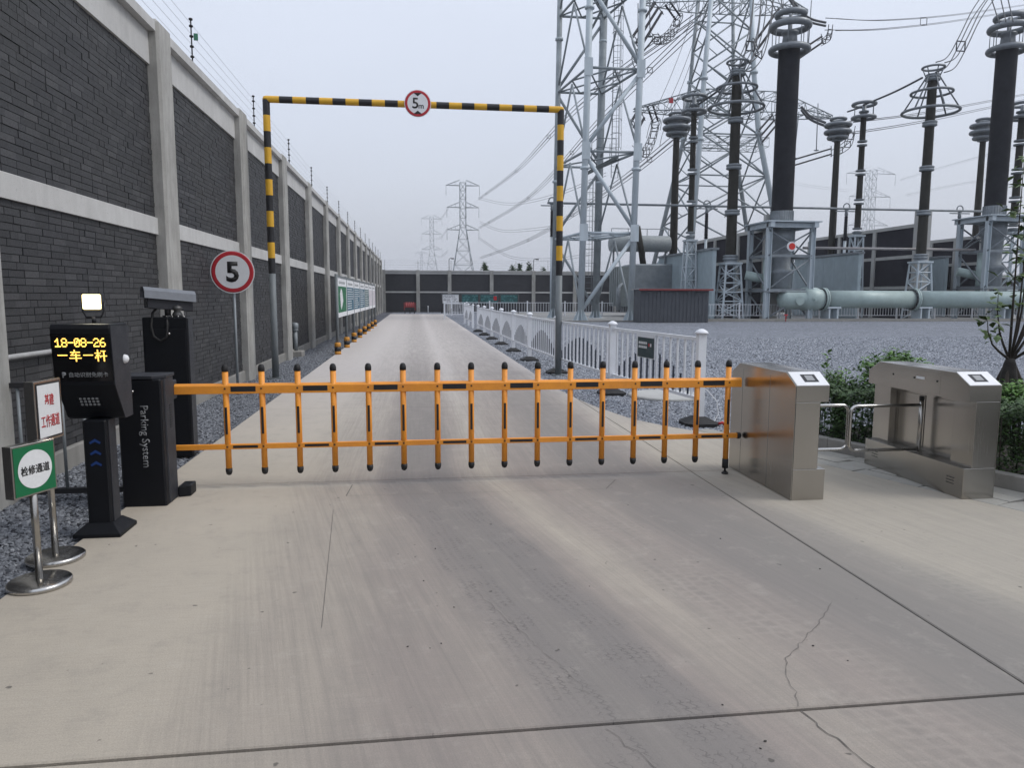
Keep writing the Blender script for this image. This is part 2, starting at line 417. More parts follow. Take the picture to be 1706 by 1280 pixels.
SCREEN = simple('black_screen_glass', (.003, .003, .004), .12, var=.1, bump=0)
ORANGE = simple('orange_paint', (.90, .345, .03), .42, var=.24, scale=5, bump=.12, c2=(.74, .27, .035))
YELLOW = simple('yellow_paint', (.72, .40, .022), .5, var=.2, scale=3)
BLACKP = simple('black_reflective_tape', (.012, .012, .015), .45, var=.3)
WHITEP = simple('white_paint', (.76, .77, .79), .45, var=.12, scale=2)
WHITEF = simple('white_fence_paint', (.78, .80, .84), .45, var=.15, scale=2)
NAVY = simple('dark_blue_paint', (.016, .025, .045), .5, var=.2)
REDP = simple('red_paint', (.48, .018, .03), .45, var=.15)
GREENP = simple('green_print', (.0, .13, .045), .4, var=.1, bump=0)
BLACKI = simple('black_print', (.01, .01, .011), .5, var=.1, bump=0)
REDI = simple('red_print', (.45, .015, .02), .5, var=.1, bump=0)
GREYI = simple('grey_print', (.28, .29, .3), .5, var=.1, bump=0)
WHITEI = simple('white_print', (.68, .69, .7), .5, var=.08, bump=0)
BLUEI = simple('blue_print', (.01, .05, .22), .35, var=.1, bump=0)
GALV = simple('galvanised_steel', (.30, .33, .35), .5, .35, var=.3, scale=3, stretch=(1, 1, .3))
GREYP = simple('grey_painted_post', (.17, .19, .2), .5, .1, var=.3, scale=4, stretch=(1, 1, .3))
STEELP = simple('pale_grey_steel_paint', (.50, .565, .61), .5, .1, var=.2, scale=2, stretch=(1, 1, .3))
STEELD = simple('weathered_grey_steel', (.24, .27, .295), .55, .15, var=.35, scale=2)
TOWER = simple('tower_zinc', (.32, .36, .385), .55, .2, var=.3, scale=1.5)
PORC = simple('brown_grey_shed_rubber', (.036, .034, .027), .55, var=.3, scale=2, spec=.25)
PORCB = simple('charcoal_shed_rubber', (.017, .018, .024), .6, var=.3, scale=2, spec=.25)
RING = simple('grey_grading_ring', (.21, .23, .25), .42, .5, var=.25, scale=4)
GISP = simple('pale_green_grey_enamel', (.36, .45, .44), .42, .05, var=.22, scale=1.5)
PANEL = simple('blue_grey_sheet', (.37, .45, .49), .5, .05, var=.2, scale=1)
WIRE = simple('aged_conductor', (.09, .095, .105), .6, .3, var=.2, bump=0)
WIREL = simple('fine_fence_wire', (.25, .26, .28), .5, .4, var=.2, bump=0)
SHED = simple('dark_slate_sheet', (.065, .072, .085), .5, .05, var=.2, scale=2)
def brushed(name='brushed_stainless'):
    M = Mat(name); x, y, z = M.xyz()
    g = M.noise(30, 5, .7, stretch=(6, 6, .05)); d = M.rng(M.noise(1.1, 3, .5, stretch=(1, 1, .4)), .35, .7)
    c = M.mix(g, (.41, .40, .38), (.52, .505, .48)); c = M.mix(M.math('MULTIPLY', d, .35), c, (.26, .235, .20))
    gr = M.rng(M.noise(14, 4, .6, stretch=(1, 1, .15)), .6, .8)
    c = M.mix(M.math('MULTIPLY', gr, .1), c, (.25, .22, .18))
    M.col(c); M.set(M.rng(M.math('ADD', M.math('MULTIPLY', g, .5), M.math('MULTIPLY', d, .5)), 0, 1, .15, .32), 1.0)
    M.b.inputs['Anisotropic'].default_value = .6
    M.bump(g, .03, .001); return M.m
STAINLESS = brushed()
CHROME = simple('polished_stainless', (.55, .54, .52), .16, 1.0, var=.15, bump=.03)
def emit(name, c, k):
    M = Mat(name); M.col((0, 0, 0)); M.b.inputs['Emission Color'].default_value = (*c, 1); M.b.inputs['Emission Strength'].default_value = k; return M.m
AMBER = emit('amber_led', (1.0, .56, .10), 2.0)
LAMPLED = emit('white_led', (1.0, .93, .72), 45)
LAMPGLASS = emit('lit_lamp_glass', (1.0, .80, .36), 2.2)
def leafmat(name, a, b, tr=.25):
    M = Mat(name); gi = M.new('ShaderNodeNewGeometry').outputs['Random Per Island']
    c = M.mix(gi, a, b); c = M.mix(M.math('MULTIPLY', M.noise(40, 2), .3), c, tuple(q*.6 for q in a))
    M.col(c); M.set(.5, 0, .4)
    M.b.inputs['Transmission Weight'].default_value = 0
    M.b.inputs['Subsurface Weight'].default_value = 0
    return M.m
LEAFD = leafmat('dark_hedge_leaf', (.022, .052, .014), (.07, .135, .035))
LEAFL = leafmat('fresh_green_leaf', (.055, .13, .024), (.15, .29, .06))
LEAFT = leafmat('sapling_leaf', (.04, .075, .02), (.13, .20, .06))
BARK = simple('dark_bark', (.045, .036, .028), .85, var=.4, scale=20, bump=.5)
SACK = simple('burlap_wrap', (.035, .032, .028), .9, var=.4, scale=14, bump=.6)
# ================================================================ GROUND
def sheet(name, poly, z, mat, kind='structure', parent=None):
    mb = MB(); mb.add([(x, y, z) for x, y in poly], [tuple(range(len(poly)))]); o = mb.build(name, mat, parent)
    if kind: o['kind'] = kind
    return o
sheet('ground', [(-1300, -1300), (1300, -1300), (1300, 1300), (-1300, 1300)], -.10, EARTH)
EDGE = [(2.44, 66), (2.44, 12.3), (2.53, 11.2), (2.62, 10.28), (2.8, 9.36), (3.03, 8.83), (3.27, 8.45), (3.56, 8.2), (4.25, 7.85)]
gl = sheet('gravel_verge', [(-3.3, -5), (-2.2, -5), (-2.2, 66), (-2.2, 75), (-3.3, 75)], -.035, BEDL)
gr = sheet('gravel_yard', [(2.44, 75)]+EDGE+[(4.25, 7.4), (90, 7.4), (90, 95), (30, 95), (30, 75)], -.035, BED)
sheet('gravel_strip', [(-2.2, 66), (2.44, 66), (2.44, 75), (-2.2, 75)], -.035, BED)
road = thing('road', (0, 0, 0), None, None); road['kind'] = 'structure'
sheet('slab_bed', [(-2.19, -6), (9, -6), (9, 2.5), (4.3, 6.4), (4.1, 7.4), (3.2, 8.2), (2.43, 12), (2.43, 65.9), (-2.19, 65.9)], -.03, SEAL, None, road)
def slab(poly, mat=ROAD, name='concrete_slab', z0=-.14, z1=0.0, r=.006, parent=None):
    cx = sum(p[0] for p in poly)/len(poly); cy = sum(p[1] for p in poly)/len(poly)
    n = len(poly); g = MB()
    inn = []
    for i in range(n):   # chamfered top edge
        a, b, c = Vector(poly[i-1]), Vector(poly[i]), Vector(poly[(i+1) % n])
        d1 = (b-a).normalized(); d2 = (c-b).normalized(); n1 = Vector((-d1.y, d1.x)); n2 = Vector((-d2.y, d2.x)); m = (n1+n2)
        m = m/max(.3, m.dot(n1)) if m.length > 1e-6 else n1
        inn.append((b.x+m.x*r, b.y+m.y*r))
    vs = [(x, y, z0) for x, y in poly]+[(x, y, z1-r*.8) for x, y in poly]+[(x, y, z1) for x, y in inn]
    fs = [tuple(range(n-1, -1, -1)), tuple(range(2*n, 3*n))]
    for k in (0, n):
        for i in range(n): j = (i+1) % n; fs.append((k+i, k+j, k+n+j, k+n+i))
    g.add(vs, fs); return g.build(name, mat, parent if parent is not None else road)
ys = [-6, -1.4, 2.545, 6.4]+[6.4+4.26*i for i in range(1, 14)]+[66]
for a, b in zip(ys[:-1], ys[1:]):
    g0 = .010 if b == 2.545 else .006; g1 = .010 if a == 2.545 else .006
    if a >= 6.4 and a < 12:
        pts = [(-2.2, a+g1), (2.5, a+g1)] if a > 7 else [(-2.2, a+g1), (2.5, a+g1)]
        if a < 7: pts += [(2.5, 10.66-g0)]
        else: pts = [(-2.2, a+g1), (2.5, a+g1), (2.5, 11.5), (2.44, 12.3), (2.44, b-g0)]
        pts += [(-2.2, b-g0)] if a < 7 else [(-2.2, b-g0)]
    else:
        xr = 2.5 if a < 6.4 else 2.44
        pts = [(-2.2, a+g1), (xr-.003, a+g1), (xr-.003, b-g0), (-2.2, b-g0)]
    slab(pts)
# the apron by the turnstiles
slab([(2.507, -6), (9, -6), (7.2, -1.404), (2.507, -1.404)]); slab([(2.507, -1.396), (7.2, -1.396), (5.42, 2.535), (2.507, 2.535)])
slab([(2.507, 2.555), (5.41, 2.555), (4.52, 4.86), (4.22, 5.6), (3.93, 6.396), (2.507, 6.396)])
slab([(2.507, 6.404), (3.925, 6.404), (3.85, 6.6), (3.72, 7.0), (3.5, 8.15), (3.27, 8.42), (3.03, 8.82), (2.8, 9.35), (2.62, 10.27), (2.507, 11.2)])
# cracks that wander across the slabs
def crack(pts, w=.004, seed=1):
    rnd = random.Random(seed); out = []
    for (a, b) in zip(pts[:-1], pts[1:]):
        n = max(2, int((Vector(a)-Vector(b)).length/.035))
        for i in range(n):
            t = i/n; out.append((a[0]+(b[0]-a[0])*t+rnd.uniform(-.011, .011), a[1]+(b[1]-a[1])*t+rnd.uniform(-.011, .011)))
    out.append(pts[-1]); mb = MB(); vs = []
    for i, p in enumerate(out):
        q = out[min(i+1, len(out)-1)]; r = out[max(i-1, 0)]; d = (Vector(q)-Vector(r)).normalized(); k = w*rnd.uniform(.25, .75)
        vs += [(p[0]-d.y*k, p[1]+d.x*k, .0035), (p[0]+d.y*k, p[1]-d.x*k, .0035)]
    mb.add(vs, [(2*i, 2*i+2, 2*i+3, 2*i+1) for i in range(len(out)-1)])
    mb.build('crack', CRACK, road)
crack([(2.14, 3.46), (1.92, 3.22), (1.69, 3.0), (1.59, 2.9), (1.54, 2.78), (1.51, 2.66), (1.47, 2.56)], .0022, 2)
crack([(1.47, 2.53), (1.49, 2.38), (1.52, 2.2), (1.6, 2.0)], .004, 3)
crack([(.28, 3.95), (.42, 3.5), (.62, 2.95), (.68, 2.75)], .0012, 4)
crack([(.68, 2.5), (.75, 2.36), (.82, 2.2), (.86, 2.05)], .002, 5)
# saw cut rectangle of the vehicle loop
def cut(a, b, w=.004):
    a, b = Vector(a), Vector(b); d = (b-a).normalized(); n = Vector((-d.y, d.x))*w
    MB().quad((a.x+n.x, a.y+n.y, .003), (a.x-n.x, a.y-n.y, .003), (b.x-n.x, b.y-n.y, .003), (b.x+n.x, b.y+n.y, .003)).build('saw_cut', CRACK, road)
cut((-.55, 6.25), (-.57, 5.9), .003); cut((-.57, 5.9), (1.55, 5.87), .0012); cut((1.56, 5.87), (1.72, 6.16), .003)
cut((-.55, 6.25), (1.72, 6.16), .0008); cut((-.63, 5.52), (-.47, 3.5), .0011)
# paved footpath, stone by stone
path = thing('footpath', (0, 0, 0), None, None); path['kind'] = 'structure'
O = Vector((4.03, 6.11)); dv = Vector((-.385, 1)).normalized(); nv = Vector((dv.y, -dv.x))   # along the kerb, and away from the road
bp = [O+dv*t+nv*w for t, w in ((-5, 0), (-5, .60), (2.2, .60), (2.2, 0))]
sheet('path_bed', [(p.x, p.y) for p in bp], -.028, SEAL, None, path)
rp_ = random.Random(11); rows = [0, .2, .4, .595]
for r0, r1 in zip(rows[:-1], rows[1:]):
    t = -5+rp_.uniform(0, .2)
    while t < 2.1:
        L = rp_.choice((.28, .36, .44, .52)); sk = rp_.uniform(-.05, .05)
        q = [O+dv*(t+.006)+nv*(r0+.006), O+dv*(t+L-.006)+nv*(r0+.006), O+dv*(t+L-.006+sk)+nv*(r1-.006), O+dv*(t+.006+sk*.3)+nv*(r1-.006)]
        t += L+abs(sk)*.0
        slab([(p.x, p.y) for p in q][::-1], PAVE, 'paving_stone', -.08, rp_.uniform(-.004, .004), .006, path)
# planter kerb
kerb = thing('planter_kerb', (4.25, 7.2, 0), None, None); kerb['kind'] = 'structure'
t = -5.0
while t < 1.6:
    L = .98; q = [O+dv*(t+.004)+nv*.605, O+dv*(t+L-.004)+nv*.605, O+dv*(t+L-.004)+nv*.70, O+dv*(t+.004)+nv*.70]
    slab([(p.x, p.y) for p in q][::-1], C_KERB, 'kerb_stone', -.1, .125, .012, kerb); t += L
bq = [O+dv*t+nv*w for t, w in ((-5, .7), (-5, 3.2), (1.5, 3.2), (1.5, .7))]
sheet('planting_bed', [(p.x, p.y) for p in bq], .03, simple('dark_soil', (.03, .024, .018), .95, var=.4, scale=8))
# far raised pad under the switchgear and its low kerb
pad = sheet('equipment_pad', [(8.5, 46.5), (75, 46.5), (75, 90), (8.5, 90)], -.03, simple('pad_concrete', (.27, .27, .265), .9, var=.2, scale=.5))
mb = MB(); mb.box((18.6, 47.0, -.03), (75, 47.25, .14)); mb.box((8.0, 46.4, -.03), (75, 46.6, .07))
o = mb.build('pad_kerb', C_KERB); o['kind'] = 'structure'
# crushed stone, one stuff object per area, stones scattered by geometry nodes
def pebbles():
    out = []
    for k in range(5):
        bm = bmesh.new(); bmesh.ops.create_icosphere(bm, subdivisions=1, radius=1)
        rr = random.Random(50+k)
        for v in bm.verts: v.co *= rr.uniform(.6, 1.15)
        bmesh.ops.scale(bm, vec=(1, .75, .55), verts=bm.verts)
        out.append(bm)
    return out
def scatter(name, poly, dens, rmin, rmax, seed, smat=None):
    smat = smat or STONE
    mb = MB(); mb.add([(x, y, -.03) for x, y in poly], [tuple(range(len(poly)))]); base = mb.build(name, smat)
    me = bpy.data.meshes.new('stone_shapes'); allb = bmesh.new()
    off = 0; bms = pebbles()
    ng = bpy.data.node_groups.new(name, 'GeometryNodeTree')
    ng.interface.new_socket('Geometry', in_out='INPUT', socket_type='NodeSocketGeometry')
    ng.interface.new_socket('Geometry', in_out='OUTPUT', socket_type='NodeSocketGeometry')
    N, L = ng.nodes, ng.links
    gi, go = N.new('NodeGroupInput'), N.new('NodeGroupOutput')
    dp = N.new('GeometryNodeDistributePointsOnFaces'); dp.inputs['Density'].default_value = dens; dp.inputs['Seed'].default_value = seed
    L.new(gi.outputs[0], dp.inputs['Mesh'])
    jn = N.new('GeometryNodeGeometryToInstance')
    ip = N.new('GeometryNodeInstanceOnPoints'); ip.inputs['Pick Instance'].default_value = True
    for k in range(4):
        ic = N.new('GeometryNodeMeshIcoSphere'); ic.inputs['Subdivisions'].default_value = 1
        # lumpy: push the vertices by noise
        spn = N.new('GeometryNodeSetPosition'); nt = N.new('ShaderNodeTexNoise'); nt.noise_dimensions = '4D'; nt.inputs['W'].default_value = k*7.3+seed; nt.inputs['Scale'].default_value = 1.3
        vm = N.new('ShaderNodeVectorMath'); vm.operation = 'SUBTRACT'; vm.inputs[1].default_value = (.5, .5, .5)
        vs = N.new('ShaderNodeVectorMath'); vs.operation = 'SCALE'; vs.inputs['Scale'].default_value = 2.6
        L.new(nt.outputs['Color'], vm.inputs[0]); L.new(vm.outputs[0], vs.inputs[0]); L.new(vs.outputs[0], spn.inputs['Offset'])
        L.new(ic.outputs['Mesh'], spn.inputs['Geometry'])
        tr = N.new('GeometryNodeTransform'); tr.inputs['Scale'].default_value = (1, .75, .6); L.new(spn.outputs[0], tr.inputs[0])
        sm = N.new('GeometryNodeSetMaterial'); sm.inputs['Material'].default_value = smat; L.new(tr.outputs[0], sm.inputs[0])
        L.new(sm.outputs[0], jn.inputs[0])
    L.new(dp.outputs['Points'], ip.inputs['Points']); L.new(jn.outputs[0], ip.inputs['Instance'])
    rv = N.new('FunctionNodeRandomValue'); rv.data_type = 'FLOAT_VECTOR'
    rv.inputs[0].default_value = (-.6, -.6, 0); rv.inputs[1].default_value = (.6, .6, 6.28); L.new(rv.outputs[0], ip.inputs['Rotation'])
    rs = N.new('FunctionNodeRandomValue'); rs.data_type = 'FLOAT'; rs.inputs[2].default_value = rmin; rs.inputs[3].default_value = rmax; rs.inputs['Seed'].default_value = 5
    L.new(rs.outputs[1], ip.inputs['Scale'])
    jg = N.new('GeometryNodeJoinGeometry'); L.new(ip.outputs[0], jg.inputs[0]); L.new(jg.outputs[0], go.inputs[0])
    m = base.modifiers.new('stones', 'NODES'); m.node_group = ng
    base['kind'] = 'stuff'; return base
scatter('gravel', [(-3.24, 2.5), (-2.19, 2.5), (-2.19, 14), (-3.24, 14)], 1900, .010, .026, 1, STONEL)
scatter('gravel', [(-3.24, 14), (-2.19, 14), (-2.19, 32), (-3.24, 32)], 1000, .014, .030, 2, STONEL)
scatter('gravel', [(2.44, 16), (2.44, 12.3), (2.53, 11.2), (2.62, 10.28), (2.8, 9.36), (3.03, 8.83), (3.27, 8.45), (3.56, 8.2), (3.75, 7.5), (4.4, 7.4), (9, 7.4), (16, 16)], 1500, .010, .027, 3)
scatter('gravel', [(2.44, 16), (16, 16), (9, 7.4), (16, 7.4), (28, 30), (2.44, 30)][:2]+[(26, 28), (2.44, 28)], 520, .018, .038, 4)
scatter('gravel', [(9, 7.4), (16, 7.4), (26, 28), (16, 16)], 420, .018, .038, 5)
# ================================================================ LEFT BOUNDARY WALL
WX, CX = -3.28, -3.13        # brick face, column face
wall = tag(thing('boundary_wall', (WX, 10, 0), None, None), 'tall dark grey brick wall with concrete columns running along the left side of the road', 'wall')
PLINTH, B0, B1, T0, T1 = .17, 2.37, 2.58, 4.46, 4.86
colY = [10.12+4.43*k for k in range(-4, 15)]
MB().box((WX-.25, -8, -.1), (WX-.012, 74.9, 4.9)).build('backing', MORTAR, wall)
cb = MB(); cb.bbox((-.32, 0, -.1), (0, .5, 5.02), .035)
c0 = cb.build('column', C_COL, wall)
for k, y in enumerate(colY):
    if k: c = inst(c0, 'column', (CX, y, 0), wall)
c0.matrix_basis = Matrix.Translation((CX, colY[0], 0))
hang(c0, wall)
beams = {}
def wpart(nm, x0, x1, z0, z1, mat, r=.006):
    src = None
    for a, b in zip(colY[:-1], colY[1:]):
        if src is None:
            src = MB().bbox((x0, 0, z0), (x1, 4.43-.5, z1), r).build(nm, mat); src.matrix_basis = Matrix.Translation((0, a+.5, 0)); hang(src, wall)
        else: inst(src, nm, (0, a+.5, 0), wall)
wpart('plinth', WX-.2, WX+.05, -.1, PLINTH, C_KERB)
wpart('mid_beam', WX-.2, WX+.03, B0, B1, C_BEAM)
wpart('top_beam', WX-.2, WX+.03, T0, T1, C_BEAM)
wpart('coping', WX-.35, WX+.12, T1, T1+.13, C_BEAM, .015)
def courses(y0, y1, seed):
    rr = random.Random(seed); out = []
    for za, zb in ((PLINTH, B0), (B1, T0)):
        n = int((zb-za)/.0628); h = (zb-za)/n
        for i in range(n):
            z = za+i*h; y = y0+.001
            L = rr.choice((.115, .24, .18)); 
            while y < y1-.03:
                e = min(y+L, y1-.004); e = y1-.004 if y1-e < .06 else e; out.append((y, e, z+.003, z+h-.003)); y = e+.006
                L = .24 if rr.random() < .66 else .115
    return out
near = courses(colY[3]+.5, colY[4], 1)     # the bay nearest the camera
cxy = Vector((6.2, 1.8))
def dist(b): return abs((b[0]+b[1])/2-6.9)*.8+abs((b[2]+b[3])/2-2.0)
full = [b for b in near if abs(b[1]-b[0]-.24) < 1e-3]
pick = set(id(b) for b in sorted(full, key=dist)[:290])
bm_ = MB().box((-.04, 0, 0), (0, .24, .0548)); bsrc = None
rb = random.Random(3)
rest = MB()
def addbrick(mbx, b):
    x = WX+rb.uniform(-.004, .004); mbx.add([(x-.03, b[0], b[2]), (x-.03, b[1], b[2]), (x-.03, b[1], b[3]), (x-.03, b[0], b[3]), (x, b[0], b[2]), (x, b[1], b[2]), (x, b[1], b[3]), (x, b[0], b[3])],
        [(4, 5, 6, 7), (0, 4, 7, 3), (1, 2, 6, 5), (0, 1, 5, 4), (3, 7, 6, 2)])
for b in near:
    if id(b) in pick:
        M_ = Matrix.Diagonal((1, 1, (b[3]-b[2])/.0548, 1))
        if bsrc is None:
            bsrc = bm_.build('brick', BRICK); bsrc.matrix_basis = Matrix.Translation((WX, b[0], b[2])) @ M_; hang(bsrc, wall)
        else: inst(bsrc, 'brick', (WX+rb.uniform(-.004, .004), b[0], b[2]), wall, M_)
    else: addbrick(rest, b)
for k in (2, 4, 5, 6, 7, 8, 9):
    for b in courses(colY[k]+.5, colY[k+1], 10+k): addbrick(rest, b)
o = rest.build('brickwork', BRICK, wall); o['kind'] = 'stuff'
ft = MB()
for k in range(10, 18): ft.box((WX-.011, colY[k]+.5, PLINTH), (WX-.001, colY[k+1], T0))
ft.box((WX-.011, -7, PLINTH), (WX-.001, colY[2], T0))
ft.build('distant_brickwork', FARBRICK, wall)
# electric fence on the coping
ef = tag(thing('electric_fence', (WX-.05, 10, 5), None, None), 'thin multi wire electric fence on black insulator posts along the top of the left wall', 'fence')
FX = WX-.08
pm = MB().tube((0, 0, 0), (0, 0, .82), .012, 6)
im = MB()
im.lathe((0, 0, 0), [(.012, -.02), (.03, -.012), (.03, .012), (.012, .02)], 8)
for k, y in enumerate([c+2.3 for c in colY[1:]]):
    if k == 0:
        p0 = pm.build('fence_post', DARKSTEEL); i0 = im.build('insulator', BLACKR); p0.matrix_basis = Matrix.Translation((FX, y, 4.98)); i0.matrix_basis = Matrix.Translation((FX, y, 4.98+.12)); hang(p0, ef); hang(i0, p0); p = p0
    else:
        p = inst(p0, 'fence_post', (FX, y, 4.98), ef); inst(i0, 'insulator', (FX, y, 5.10), p)
    for h in (.27, .42, .57, .72, .82): inst(i0, 'insulator', (FX, y, 4.98+h), p)
for h in (.12, .27, .42, .57, .72):
    MB().tube((FX+.028, -3, 4.98+h), (FX+.028, 74, 4.98+h), .0022, 4, cap=False).build('wire', WIREL, ef)
MB().box((FX+.03, 12.43, 5.50), (FX+.09, 12.45, 5.60)).build('warning_plate', simple('green_plate', (.05, .2, .12)), ef)
# ================================================================ FAR WALL
fw = tag(thing('far_wall', (10, 75, 0), None, None), 'low dark brick wall with pale concrete columns crossing the far end of the road', 'wall')
FZ = 4.15; FY = 75.2
MB().box((-3.2, FY+.05, -.1), (75, FY+.3, FZ-.1)).build('brickwork', FARBRICK, fw)
fcx = [-3.3, .1, 3.25, 7.5, 11.8, 16.1, 20.4]+[24.7+4.3*i for i in range(11)]
for x in fcx: MB().box((x, FY-.15, -.1), (x+.36, FY+.2, FZ+.02)).build('column', C_COL, fw)
for a, b in zip(fcx[:-1], fcx[1:]):
    MB().box((a+.36, FY-.02, 1.9), (b, FY+.04, 2.05)).build('mid_beam', C_BEAM, fw)
    MB().box((a+.36, FY-.02, FZ-.38), (b, FY+.04, FZ-.12)).build('top_beam', C_BEAM, fw)
    MB().box((a+.36, FY-.12, FZ-.12), (b, FY+.3, FZ)).build('coping', C_BEAM, fw)
for x, lb in ((3.4, 'hooked lamp post on the far wall left of the nearest distant pylon'), (12.0, 'hooked lamp post on the far wall near the striped gantry post')):
    q = tag(thing('wall_lamp', (x, FY+.1, FZ), None, None, 'lamps on the far wall'), lb, 'lamp', 'lamps on the far wall')
    MB().path([(x, FY+.1, FZ), (x, FY+.1, FZ+1.1), (x+.12, FY+.05, FZ+1.22), (x+.3, FY, FZ+1.22)], .03, 5).build('pole', DARKSTEEL, q)
    MB().box((x+.22, FY-.08, FZ+1.12), (x+.5, FY+.08, FZ+1.22)).build('lamp_head', DARKSTEEL, q)
fe = tag(thing('far_electric_fence', (5, FY, FZ), None, None), 'faint wire fence on thin posts above the far wall', 'fence')
for x in [-3+3.3*i for i in range(9)]: MB().tube((x, FY+.2, FZ), (x, FY+.2, FZ+1), .014, 5).build('fence_post', DARKSTEEL, fe)
for h in (.25, .5, .75, .95): MB().tube((-3.2, FY+.2, FZ+h), (30, FY+.2, FZ+h), .006, 4).build('wire', WIREL, fe)
# ================================================================ BARRIER GATE
bx = tag(thing('barrier_gate', (-2.03, 5.9, 0), None, None), 'orange picket boom barrier across the road with its black parking system cabinet', 'barrier')
CB = MB(); CB.bbox((-2.215, 5.78, 0), (-1.90, 6.05, .975), .012)
CB.build('cabinet', FRAMEBLK, bx)
MB().prism([(-2.222, 5.775), (-1.96, 5.775), (-1.885, 5.86), (-1.885, 6.06), (-2.222, 6.06)], .975, 1.0).build('lid', FRAMEBLK2, bx, .004)
SP = MB(); SP.prism([(-1.955, 5.782), (-1.893, 5.855), (-1.893, 6.04), (-1.898, 6.04), (-1.9, 5.86), (-1.96, 5.79)], .01, .972)
SP.build('side_panel', FRAMEBLK2, bx)
v = MB()
for i in range(10): v.box((-1.8925, 5.93, .58+i*.019), (-1.889, 5.98, .588+i*.019))
v.build('vent_slots', BLACKR, bx)
MB().lathe((-2.10, 5.777, .885), [(.011, 0), (.011, -.008), (.004, -.012)], 10, 'Y').build('lock', CHROME, bx)
MB().prism([(-1.89, 6.02), (-1.80, 6.05), (-1.80, 6.2), (-1.89, 6.2)], 0, .09).build('foot_block', FRAMEBLK, bx, .01)
text('lettering', 'Parking System', GREYI, (-2.035, 5.7785, .54), (0, 0, -1), (1, 0, 0), width=.47, parent=bx, bold=.004)
BY = 6.27; X0, X1 = -1.94, 2.89
arm = MB()
arm.prism([(BY-.028, .797), (BY+.028, .797), (BY+.028, .862), (BY+.012, .88), (BY-.012, .88), (BY-.028, .862)], X0-.12, X1, 'X')
arm.build('top_rail', ORANGE, bx, .003)
lr = MB(); lr.box((X0-.1, BY-.022, .332), (X1-.02, BY+.010, .375)); lr.build('bottom_rail', ORANGE, bx, .003)
MB().lathe((X1-.02, BY-.006, .353), [(.03, 0), (.03, .02), (.02, .036), (.003, .042)], 12, 'X').build('end_cap', BLACKR, bx)
MB().box((-2.1, 6.055, .76), (-1.95, BY+.05, .915)).build('arm_clamp', FRAMEBLK2, bx, .01)
def picket_mesh(n=14):
    m = MB(); m.lathe((0, 0, 0), [(.0255, 0), (.0255, .83)], n); return m
PKX = [-1.555+.2885*i for i in range(16)]
src = None
for i, x in enumerate(PKX):
    last = i == 15
    yb = BY+.0 ; yy = BY-.0
    if src is None:
        m = MB(); m.lathe((0, 0, 0), [(.0245, .165), (.0245, .985)], 16); p = m.build('picket', ORANGE)
        c1 = MB().lathe((0, 0, .985), [(.0265, -.006), (.0275, .02), (.022, .042), (.012, .052), (.002, .054)], 16).build('cap', BLACKR)
        c2 = MB().lathe((0, 0, .165), [(.002, -.054), (.012, -.052), (.022, -.042), (.0275, -.02), (.0265, .006)], 16).build('cap', BLACKR)
        tp = MB().box((-.0095, -.0262, .46), (.0095, -.0235, .685)).build('reflective_strip', BLACKP)
        src = (p, c1, c2, tp)
        for o in src: o.matrix_basis = Matrix.Translation((x, BY, 0))
        hang(p, bx)
        for o in src[1:]: hang(o, p)
    elif not last:
        p = inst(src[0], 'picket', (x, BY, 0), bx)
        for o, nm in zip(src[1:], ('cap', 'cap', 'reflective_strip')): inst(o, nm, (x, BY, 0), p)
    else:
        p = MB().lathe((0, 0, 0), [(.0245, .13), (.0245, .985)], 16).build('picket', ORANGE); p.matrix_basis = Matrix.Translation((x, BY, 0)); hang(p, bx)
        inst(src[1], 'cap', (x, BY, 0), p); inst(src[3], 'reflective_strip', (x, BY, 0), p)
        f = MB(); f.lathe((x, BY, 0), [(.028, .055), (.028, .14)], 14); f.lathe((x, BY, 0), [(.01, .02), (.01, .06)], 8); f.lathe((x, BY, 0), [(.03, .002), (.03, .012), (.016, .026)], 14)
        f.build('rubber_foot', BLACKR, p)
bs = None
for i, x in enumerate(PKX):   # bolts where pickets cross the rails
    for z, yb in ((.84, BY-.028), (.354, BY-.022)):
        if bs is None: bs = MB().lathe((0, 0, 0), [(.0085, 0), (.0085, -.003), (.004, -.006)], 8, 'Y').build('bolt', simple('dull_bolt', (.12, .06, .03), .4, .6)); bs.matrix_basis = Matrix.Translation((x, yb, z)); hang(bs, bx)
        else: inst(bs, 'bolt', (x, yb, z), bx)
s1 = s2 = None
for i in range(0, 15, 2):
    xa = PKX[i]+.045; xb = PKX[i+1]-.045
    MB().box((xa, BY-.0295, .815), (xb, BY-.0275, .858)).build('reflective_strip', BLACKP, bx)
    MB().box((xa, BY-.0235, .343), (xb, BY-.0215, .364)).build('reflective_strip', BLACKP, bx)
# ================================================================ LED KIOSK
kz = tag(thing('display_kiosk', (-2.1, 5.2, 0), None, None), 'black ticket kiosk with glowing amber display reading a date beside the barrier', 'kiosk')
ky = 5.17
hx0, hx1 = -2.305, -1.945
tiltx = .35*(.0)
prof = [(ky-.13, 1.415), (ky-.145, 1.385), (ky-.115, 1.02), (ky+.02, .79), (ky+.05, .775), (ky+.16, .775), (ky+.16, 1.40), (ky+.14, 1.415)]
MB().prism(prof, hx0, hx1, 'X').build('head', FRAMEBLK, kz, .008, 2)
MB().prism([(ky-.112, 1.012), (ky+.023, .782), (ky+.157, .782), (ky+.157, 1.396), (ky-.135, 1.405), (ky-.140, 1.385)], hx1, hx1+.005, 'X').build('side_cover', FRAMEBLK2, kz)
u = Vector((1, 0, 0)); v = Vector((0, -.030, .365)).normalized(); nrm = u.cross(v)
so = Vector(((hx0+hx1)/2, ky-.130, 1.20))
def onface(cx, cy, off=.003): return so+u*cx+v*cy+nrm*off
a = [onface(-.178, -.155, .002), onface(.178, -.155, .002), onface(.178, .155, .002), onface(-.178, .155, .002)]
b = [p-nrm*.012 for p in a]
